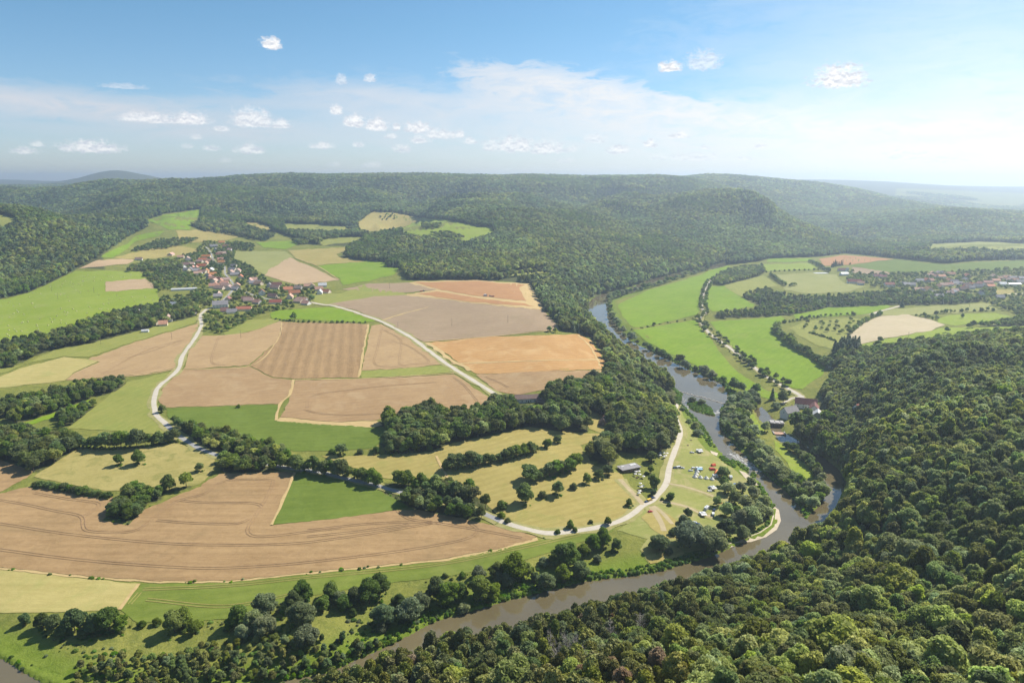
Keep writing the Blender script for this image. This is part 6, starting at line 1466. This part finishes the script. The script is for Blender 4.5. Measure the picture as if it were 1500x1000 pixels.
def camp():
    caravan(1024.5, 662, .15, 'white camper van with awning highest on the camp meadow', motor=True, awn='canvas', L=6.4)
    car(1013.5, 663.5, .1, 'silver', 'silver car parked left of the highest white camper van')
    caravan(1035, 746, .9, 'grey white caravan in the lower camp beside the willows', L=6)
    caravan(1029, 754.5, .15, 'white caravan with tent awning low on the camp meadow', awn='canvas', L=5.6)
    car(1044.5, 754, 1.3, 'paint', 'white car nosed towards the lower camp willows', van=True)
    car(1046, 747.5, 1.2, 'navy', 'dark blue car behind the white one in the lower camp')
    car(1017, 766, .3, 'silver', 'small silver car under the upper edge of the biggest willow'); car(1021.5, 768, .2, 'navy', 'small dark car right of the silver one by the biggest willow')
    car(988, 685.5, .9, 'navy', 'dark car standing by the road at the camp meadow'); car(994.5, 685.5, .4, 'paint', 'white van right of the dark roadside car', van=True)
    car(999, 686, .1, 'silver', 'silver car with open load right of the white roadside van')
    car(1011.5, 690, .3, 'silver', 'silver car left of the row of white tents'); car(1015.5, 686, .6, 'paint', 'white car behind the silver one by the white tents')
    caravan(1024, 688, -.05, 'white caravan with pale blue awning above the row of tents', awn='lblue', L=6.6)
    for i, (x, y, r, lb) in enumerate(((1021, 691.5, 2.3, 'white bell tent right below the blue awned caravan'), (1019.7, 695.5, 2.3, 'white bell tent second below the blue awned caravan'), (1018, 699, 2.4, 'leftmost white bell tent of the lower tent row'), (1026, 700, 2.4, 'second white bell tent of the lower tent row'), (1034.5, 701, 2.4, 'third white bell tent of the lower tent row'), (1042.7, 702.3, 2.4, 'fourth and last white bell tent of the lower tent row'))):
        belltent(x, y, r * .88, lb, group='white bell tents of the camp')
    ridgetent(1045, 682, .4, 3.6, 3.2, 2.2, 'redc', 'red tent highest of the red and orange group')
    ridgetent(1041.5, 687, 0, 3.0, 2.4, 1.8, 'redc', 'small dull red tent left of the orange canopy')
    car(1044.5, 688.5, .2, 'redp', 'red car between the red tents and the orange canopy', van=True)
    ridgetent(1049.5, 694, 1.2, 7.5, 4.2, 2.7, 'orangec', 'large bright orange canopy tent beside a willow')
    caravan(1047.5, 699, .1, 'white caravan in front of the orange canopy tent', L=5)
    caravan(1070.4, 701, 1.4, 'white caravan alone near the pebble beach', L=4.8)
    ridgetent(1075.5, 711, .2, 4.6, 3.4, 2.1, 'bluec', 'bright blue tent under the riverside trees')
    caravan(1043.8, 716, .2, 'pale caravan in the middle of the right camp meadow', L=4.8, awn='canvas'); ridgetent(1039.4, 719.5, .1, 3.4, 2.6, 1.6, 'canvas', 'low white tent left of the pale middle caravan')
    car(1040.5, 714.5, .1, 'silver', 'silver car beside the pale middle caravan')
    caravan(1064.5, 740, 1.2, 'white caravan glimpsed between the camp grove willows', L=5); caravan(1074.5, 724, .4, 'white caravan half hidden at the top of the camp grove', L=4.6); caravan(1092.3, 730, 1.0, 'white caravan half hidden at the river side of the camp grove', L=4.6)
    ridgetent(1054.5, 737, .3, 3, 2.4, 1.6, 'redc', 'small reddish tent at the left edge of the camp grove'); ridgetent(1069, 747, 2, 3, 2.4, 1.5, 'canvas', 'small white tent deep in the camp grove')
    car(952.5, 750, .5, 'redp', 'red car alone below the road junction')
    car(951.5, 733.5, .62, 'yellow', 'yellow van parked beside the camp road', van=True); car(956.6, 730, .6, 'navy', 'dark blue car in front of the yellow van'); car(947.2, 735.5, .6, 'navy', 'dark car behind the yellow van at the junction')
    for i, (x, y) in enumerate(((936, 693), (930.6, 697), (937, 697.7), (942.4, 700.5), (931.5, 693.5))):
        parasol(x, y, f'white parasol in front of the camp pub, {["farthest from the meadow", "lowest on the meadow side", "in the middle of the group", "nearest the dark tree", "closest to the pub"][i]}', 'parasols in front of the camp pub')
    for i, (x, y) in enumerate(((938, 711), (938.8, 716), (937, 722), (941.6, 714.5), (936, 725))):
        parasol(x, y, f'white parasol of the lower garden, {["highest of the group", "second of the group downwards", "fourth of the group downwards", "beside the dark tree", "lowest of the group"][i]}', 'parasols of the lower pub garden')
    for i, (x, y) in enumerate(((967, 666), (972, 666), (967, 669.5), (972.3, 671.5), (977, 666.5), (975, 670))):
        parasol(x, y, f'white parasol across the road from the camp, {["upper left", "upper middle", "lower left", "lowest", "upper right", "lower right"][i]} of its group', 'parasols above the camp road')
    for i, (x, y) in enumerate(((933, 700), (939, 701), (935, 718), (940, 720))):
        table(x, y, f'brown picnic table in the pub garden, {ordw(i)} from the pub', 'picnic tables of the pub garden')
    table(1012, 645, 'dark picnic table at the top of the camp meadow', None); table(1007.5, 652.5, 'dark picnic table beside the camp road below another', None)
    # hay bales
    rng = np.random.default_rng(6)
    n = 0
    poly = FIELDS[0]
    mb = MB().cyl((-.6, 0, .72), (.6, 0, .72), .75, .75, 12); me = None
    while n < 95:
        px, py = rng.uniform(0, 225), rng.uniform(402, 498)
        if not pip([px], [py], [(0, 445), (85, 412), (145, 400), (210, 402), (225, 425), (230, 440), (133, 462), (67, 485), (0, 497)])[0] or pip([px], [py], P3('150,410 216,405 233,424 152,431'))[0]: continue
        if rng.random() > (.35 + .65 * (fbm(np.array([px / 40]), np.array([py / 20]), 3, 2)[0] > .48)): continue
        p = at(px, py)
        if n == 0:
            b0 = mb.obj('hay_bale', MT['bale'], None); b = b0
        else:
            b = b0.copy(); COL.objects.link(b)
        b.location = p; b.rotation_euler = (0, 0, rng.random() * 3); b.scale = (1.15, 1.15, 1.15)
        b['label'] = 'round pale hay bale lying on the light green meadow left of the village'; b['category'] = 'hay bale'; b['group'] = 'hay bales on the light green meadow'; n += 1
    # power poles
    for i, (px, py, h, lb) in enumerate(((571, 423, 12, 'wooden power pole at the top of the grey stubble field'), (662, 478, 12, 'wooden power pole in the middle of the grey stubble field'), (744, 473, 12, 'wooden power pole at the right of the grey stubble field'), (583, 481, 10, 'wooden power pole beside the plateau lane'), (252, 498, 11, 'wooden power pole in the brown field left of the white road'), (148, 505, 10, 'wooden power pole on the sloping grass strip'), (76, 427, 13, 'wooden power pole in the upper bale meadow'), (85, 438, 13, 'wooden power pole in the middle of the bale meadow'), (353, 495, 11, 'wooden power pole on the pale brown field'), (412, 491, 11, 'wooden power pole at the corner of the striped field'), (138, 430, 12, 'wooden power pole beside the tan plot'), (1420, 450, 14, 'tall wooden power pole below the right village'), (1330, 497, 11, 'wooden power pole below the tan shoe shaped field'))):
        p = at(px, py); t = thing('power_pole', (p[0], p[1], p[2]), lb, 'power pole', None, .6 + .2 * i)
        MB().cyl((0, 0, -.5), (0, 0, h), .20, .14, 8).obj('pole', MT['pole'], t)
        a = MB().box((0, 0, h - .7), (2.4, .16, .16)).obj('crossarm', MT['pole'], t)
        for x in (-1, 0, 1): MB().cyl((x, 0, h - .54), (x, 0, h - .2), .08, .06, 6).obj('insulator', MT['paint'], a)
    # harvest
    p = at(711, 434); t = thing('combine_harvester', (p[0], p[1], p[2]), 'pale combine harvester working in the harvested strip', 'harvester', None, .1)
    MB().prism([(-3.5, 1), (2, 1), (3, 1.6), (3, 3.2), (-1, 3.9), (-3.6, 3.4)], -1.5, 1.5).obj('body', MT['tin'], t); MB().box((2.7, 0, 2.2), (1.6, 1.9, 1.7), 0, .85).obj('cab', MT['glass'], t)
    MB().prism([(4.2, .2), (5.6, .2), (5.4, .8), (4.6, 1.2)], -3.6, 3.6).obj('header', MT['redp'], t); MB().cyl((-1, 1.4, 3.6), (1.5, 4.2, 4.2), .22, .18, 8).obj('unloading_pipe', MT['tin'], t); wheels(t, (2.0,), 3.2, .95); wheels(t, (-2.4,), 2.6, .6)
    def tractor(px, py, lb, rz, paint):
        p = at(px, py); t = thing('tractor', (p[0], p[1], p[2]), lb, 'tractor', None, rz)
        MB().prism([(-1.6, .8), (2.2, .8), (2.2, 1.6), (.4, 1.8), (-1.6, 1.8)], -.5, .5).obj('body', MT[paint], t); MB().box((-.6, 0, 1.7), (1.6, 1.6, 1.4), 0, .9).obj('cab', MT['glass'], t); wheels(t, (-1,), 1.9, .85); wheels(t, (1.6,), 1.7, .55)
    def trailer(px, py, lb, rz):
        p = at(px, py); t = thing('grain_trailer', (p[0], p[1], p[2]), lb, 'trailer', None, rz)
        MB().prism([(-2.6, 1), (2.6, 1), (2.9, 2.6), (-2.9, 2.6)], -1.2, 1.2).obj('box_body', MT['redp'], t); MB().box((0, 0, 2.55), (5.2, 2.1, .35), 0, .8).obj('grain_load', MT['straw'], t); wheels(t, (-1, .5), 2.2, .5)
    tractor(718, 434.5, 'dark tractor right beside the combine harvester', .1, 'navy'); trailer(722, 435, 'trailer behind the dark tractor by the harvester', .1)
    tractor(621, 427, 'small green tractor at the left end of the harvested strip', .3, 'greenp'); trailer(617, 427.5, 'trailer behind the small green tractor', .3)
# ================================================================ SKY, SUN, AIR, CAMERA
def sky_dir(px, py):
    """photo pixel -> azimuth (right of view axis), elevation"""
    x = (px - 750) / F; b = (py - 500) / F
    y = CP - SP * b; z = -(SP + CP * b)
    return math.atan2(x, y), math.atan2(z, math.hypot(x, y))
def sky():
    w = bpy.data.worlds.new('World'); SC.world = w; w.use_nodes = True
    nt = NT(w.node_tree); bg = [n for n in nt.n if n.type == 'BACKGROUND'][0]
    st = nt.add('ShaderNodeTexSky', sky_type='NISHITA', sun_disc=False, sun_elevation=SUN_EL, sun_rotation=SUN_AZ, altitude=300, air_density=AIR, dust_density=DUST, ozone_density=OZONE)
    d = nt.add('ShaderNodeTexCoord').outputs['Generated']
    sp = nt.add('ShaderNodeSeparateXYZ', i={0: d})
    az = nt.math('ARCTAN2', sp.outputs[0], sp.outputs[1]); el = nt.math('ARCSINE', sp.outputs[2])
    def blob(px, py, rx, ry, soft, warp=None, rot=0.0, flat=False):
        a0, e0 = sky_dir(px, py)
        x = nt.math('SUBTRACT', az, a0); y = nt.math('SUBTRACT', el, e0)
        if rot:
            c, s = math.cos(rot), math.sin(rot)
            x, y = nt.math('ADD', nt.math('MULTIPLY', x, c), nt.math('MULTIPLY', y, s)), nt.math('SUBTRACT', nt.math('MULTIPLY', y, c), nt.math('MULTIPLY', x, s))
        x = nt.math('DIVIDE', x, rx / F)
        y = nt.math('DIVIDE', y, ry / F) if not flat else nt.math('MAXIMUM', nt.math('DIVIDE', y, ry * 1.25 / F), nt.math('DIVIDE', y, -ry * .42 / F))
        r = nt.math('SQRT', nt.math('ADD', nt.math('MULTIPLY', x, x), nt.math('MULTIPLY', y, y)))
        if warp is not None: r = nt.math('ADD', r, warp)
        return nt.ramp(r, 1.0 + soft, 1.0 - soft)
    vec = nt.add('ShaderNodeCombineXYZ', i={0: az, 1: el, 2: 0.0}).outputs[0]
    # high streaked veil
    m1 = nt.add('ShaderNodeMapping', i={'Vector': vec, 'Scale': (6, 26, 1), 'Rotation': (0, 0, .05)})
    n1 = nt.noise(m1.outputs[0], 1.0, 7, .62, .9)
    m2 = nt.add('ShaderNodeMapping', i={'Vector': vec, 'Scale': (20, 70, 1), 'Rotation': (0, 0, -.08)})
    n2 = nt.noise(m2.outputs[0], 1.0, 6, .65, .6)
    wv = nt.math('MULTIPLY_ADD', nt.math('SUBTRACT', n1, .5), 1.5, nt.math('MULTIPLY', nt.math('SUBTRACT', n2, .5), 2.3))
    parts = [(blob(40, 148, 250, 15, .6, wv, -.07), 1.0), (blob(150, 166, 150, 9, .7, wv, -.10), .8), (blob(250, 195, 220, 7, .8, wv, -.03), .5), (blob(520, 135, 90, 9, .8, wv, -.05), .7), (blob(330, 150, 120, 5, .9, wv, .0), .4),
             (blob(610, 150, 170, 9, .9, wv, 0.0), .5), (blob(560, 172, 200, 22, .9, wv, .03), .55), (blob(760, 168, 230, 30, .7, wv, -.06), .6), (blob(790, 122, 80, 17, .35, wv, -.12), 1.0), (blob(850, 148, 165, 30, .3, wv, -.20), 1.0),
             (blob(970, 158, 140, 19, .3, wv, -.18), 1.0), (blob(1090, 182, 190, 20, .4, wv, -.13), 1.0), (blob(1270, 205, 330, 38, .8, wv, -.06), .95), (blob(900, 205, 330, 22, .9, wv, .02), .35), (blob(380, 205, 420, 18, .95, wv, .02), .32),
             (blob(1150, 140, 40, 9, .95, wv), .35), (blob(1450, 150, 230, 140, .95, wv), .65), (blob(1400, 225, 420, 36, .9, wv), .6)]
    tot = None
    for b_, k in parts:
        v = nt.math('MULTIPLY', b_, k); tot = v if tot is None else nt.math('SUBTRACT', 1.0, nt.math('MULTIPLY', nt.math('SUBTRACT', 1.0, tot), nt.math('SUBTRACT', 1.0, v)))
    veil = nt.math('MULTIPLY', tot, nt.math('MULTIPLY_ADD', nt.ramp(n2, .32, .62), .55, .45))
    # small heaped clouds
    m3 = nt.add('ShaderNodeMapping', i={'Vector': vec, 'Scale': (95, 150, 1)})
    n3 = nt.noise(m3.outputs[0], 1.0, 5, .62)
    n3b = nt.noise(nt.add('ShaderNodeMapping', i={'Vector': vec, 'Scale': (230, 300, 1)}).outputs[0], 1.0, 3, .6)
    wc = nt.math('ADD', nt.math('MULTIPLY', nt.math('SUBTRACT', n3, .5), 2.2), nt.math('MULTIPLY', nt.math('SUBTRACT', n3b, .5), 1.1))
    CUM = [(397,65,15,7,1.0),(980,99,19,6,1.0),(1030,91,26,11,.55),(1229,115,36,13,1.0),(195,173,20,5,.7),(226,174,20,6,.75),(279,175,25,7,.9),(135,216,36,7,.85),(37,221,15,4,.65),(55,212,8,3,.5),(370,175,30,11,.75),(412,183,16,5,.7),(325,189,12,3,.6),(367,219,20,6,.7),(310,217,11,3.5,.6),(472,214,18,4,.7),(525,212,9,3.5,.6),(493,162,10,6,.85),(520,179,18,7,.95),(552,183,20,8,.95),(612,187,22,7,.9),(582,186,7,5,.8),(590,218,16,5,.65),(615,205,15,5,.75),(645,197,28,6,.7),(674,197,8,5,.75),(688,207,12,4,.65),(572,200,10,3,.6),(755,213,34,10,.8),(800,217,30,9,.75),(720,214,16,7,.6),(905,220,16,6,.75),(952,211,11,5,.8),(995,199,15,4,.8),(870,204,20,6,.55),(835,219,12,4,.5),(1020,231,40,5,.45),(965,231,18,4,.45),(1111,214,9,4,.6),(1033,216,7,3,.5),(830,236,16,3,.35),(545,242,14,3.5,.4),(490,241,10,3,.35),(330,235,10,3,.3),(288,201,8,3,.45),(1325,228,28,5,.5),(1380,235,26,4,.45),(542,115,10,5,.6),(500,117,9,6,.45),(180,127,28,3,.35),(1092,233,12,3,.35),(275,214,8,3,.4)]
    cum = None
    for px, py, rx, ry, k in CUM:
        v = nt.math('MULTIPLY', blob(px, py + ry * .45, rx * .80, ry * 1.2, .30, wc, 0, True), k)
        cum = v if cum is None else nt.math('MAXIMUM', cum, v)
    up = nt.add('ShaderNodeCombineXYZ', i={0: az, 1: nt.math('ADD', el, .0030), 2: 0.0}).outputs[0]
    n3u = nt.noise(nt.add('ShaderNodeMapping', i={'Vector': up, 'Scale': (95, 150, 1)}).outputs[0], 1.0, 5, .62)
    shade = nt.ramp(nt.math('SUBTRACT', n3, n3u), -.14, .10)
    ccol = nt.mix(shade, (CL * .70, CL * .74, CL * .82), (CL * 1.12, CL * 1.10, CL * 1.08))
    skyc = nt.mix(1.0, st.outputs[0], nt.mix(nt.ramp(el, .0, .20), (.80, .84, .98), SKYTINT), 'MULTIPLY')
    gb = nt.ramp(az, -.35, .55)
    VC = nt.mix(gb, (CL * .72, CL * .745, CL * .80), (CL * 1.08, CL * 1.09, CL * 1.08))
    glow = nt.mix(nt.math('MULTIPLY', veil, VEIL), skyc, VC)
    out = nt.mix(cum, glow, ccol)
    nt.l.new(out, bg.inputs[0]); bg.inputs[1].default_value = SKY_STRENGTH
    # sun
    L = bpy.data.lights.new('sun', 'SUN'); L.energy = SUN_STRENGTH; L.angle = math.radians(.53); L.color = (1, .955, .88)
    o = bpy.data.objects.new('sun', L); COL.objects.link(o)
    dv = Vector((math.sin(SUN_AZ) * math.cos(SUN_EL), math.cos(SUN_AZ) * math.cos(SUN_EL), math.sin(SUN_EL)))
    o.rotation_euler = (-dv).to_track_quat('-Z', 'Y').to_euler(); o.location = dv * 500
    # air
    top = 345.0
    mb = MB(); mb.box((0, 6900, -60), (39000, 15400, top + 60))
    m = bpy.data.materials.new('pale_air'); m.use_nodes = True; t = m.node_tree
    for n in list(t.nodes):
        if n.type == 'BSDF_PRINCIPLED': t.nodes.remove(n)
    pv = t.nodes.new('ShaderNodeVolumePrincipled'); pv.inputs['Color'].default_value = (*HAZE_COL, 1); pv.inputs['Density'].default_value = HAZE; pv.inputs['Anisotropy'].default_value = HAZE_G
    out = [n for n in t.nodes if n.type == 'OUTPUT_MATERIAL'][0]; t.links.new(pv.outputs[0], out.inputs['Volume'])
    m.cycles.homogeneous_volume = True
    mb.obj('haze', m, None, kind='stuff', label='thin pale air over the whole valley')
def camera():
    c = bpy.data.cameras.new('camera'); c.sensor_width = 36; c.lens = 36 * F / 1500; c.clip_start = 1; c.clip_end = 60000
    o = bpy.data.objects.new('camera', c); COL.objects.link(o); o.location = (0, 0, H); o.rotation_euler = (math.pi / 2 - PITCH, 0, 0)
    SC.camera = o
    v = SC.view_settings; v.view_transform = 'Standard'; v.look = 'None'; v.exposure = EXPOSURE; v.gamma = 1; v.use_curve_mapping = False
    cy = SC.cycles; cy.max_bounces = 5; cy.diffuse_bounces = 3; cy.glossy_bounces = 2; cy.transmission_bounces = 2; cy.volume_bounces = 0; cy.transparent_max_bounces = 4
    cy.use_denoising = True; cy.use_adaptive_sampling = True; cy.adaptive_threshold = .02
    try: cy.denoiser = 'OPENIMAGEDENOISE'
    except Exception: pass
    SC.render.use_persistent_data = False

SUN_STRENGTH, SKY_STRENGTH, EXPOSURE = 4.5, .080, 0.80
AIR, DUST, OZONE = 1.0, .35, 3.5
SKYTINT = (.66, .865, .90)
CL, VEIL = 7.2, 1.0
HAZE, HAZE_G, HAZE_COL = 1.2e-4, .5, (.74, .87, 1.0)

import time
_t0 = time.time()
def tick(s): print('%-18s %.1f' % (s, time.time() - _t0), flush=True)
tick('start')
fields(); tick('fields')
roads()
ROADW = [(ribbon_pts(p, 8), w) for p, w in ROADS]; tick('roads')
water(); build_ground(); tick('ground')
meshes(); tick('tree meshes')
built_mats(); villages(); camp(); tick('built')
plant_all(); tick('trees')
hx, hy, hr = zip(*HOUSES)
wood_stuff('garden_vegetation', 'garden trees and shrubs between the houses of the hillside village', VILL, 10.5, (4, 9), ['field', 'field', 'broad', 'bush'], 31, 1.15, houses=(hx, hy, hr))
wood_stuff('village_vegetation', 'garden trees between the houses of the right village', RVILL, 12, (5, 10), ['field', 'field', 'broad'], 32, 1.15, houses=(hx, hy, hr))
hill_forest(); tick('forest')
sky(); camera(); tick('done')
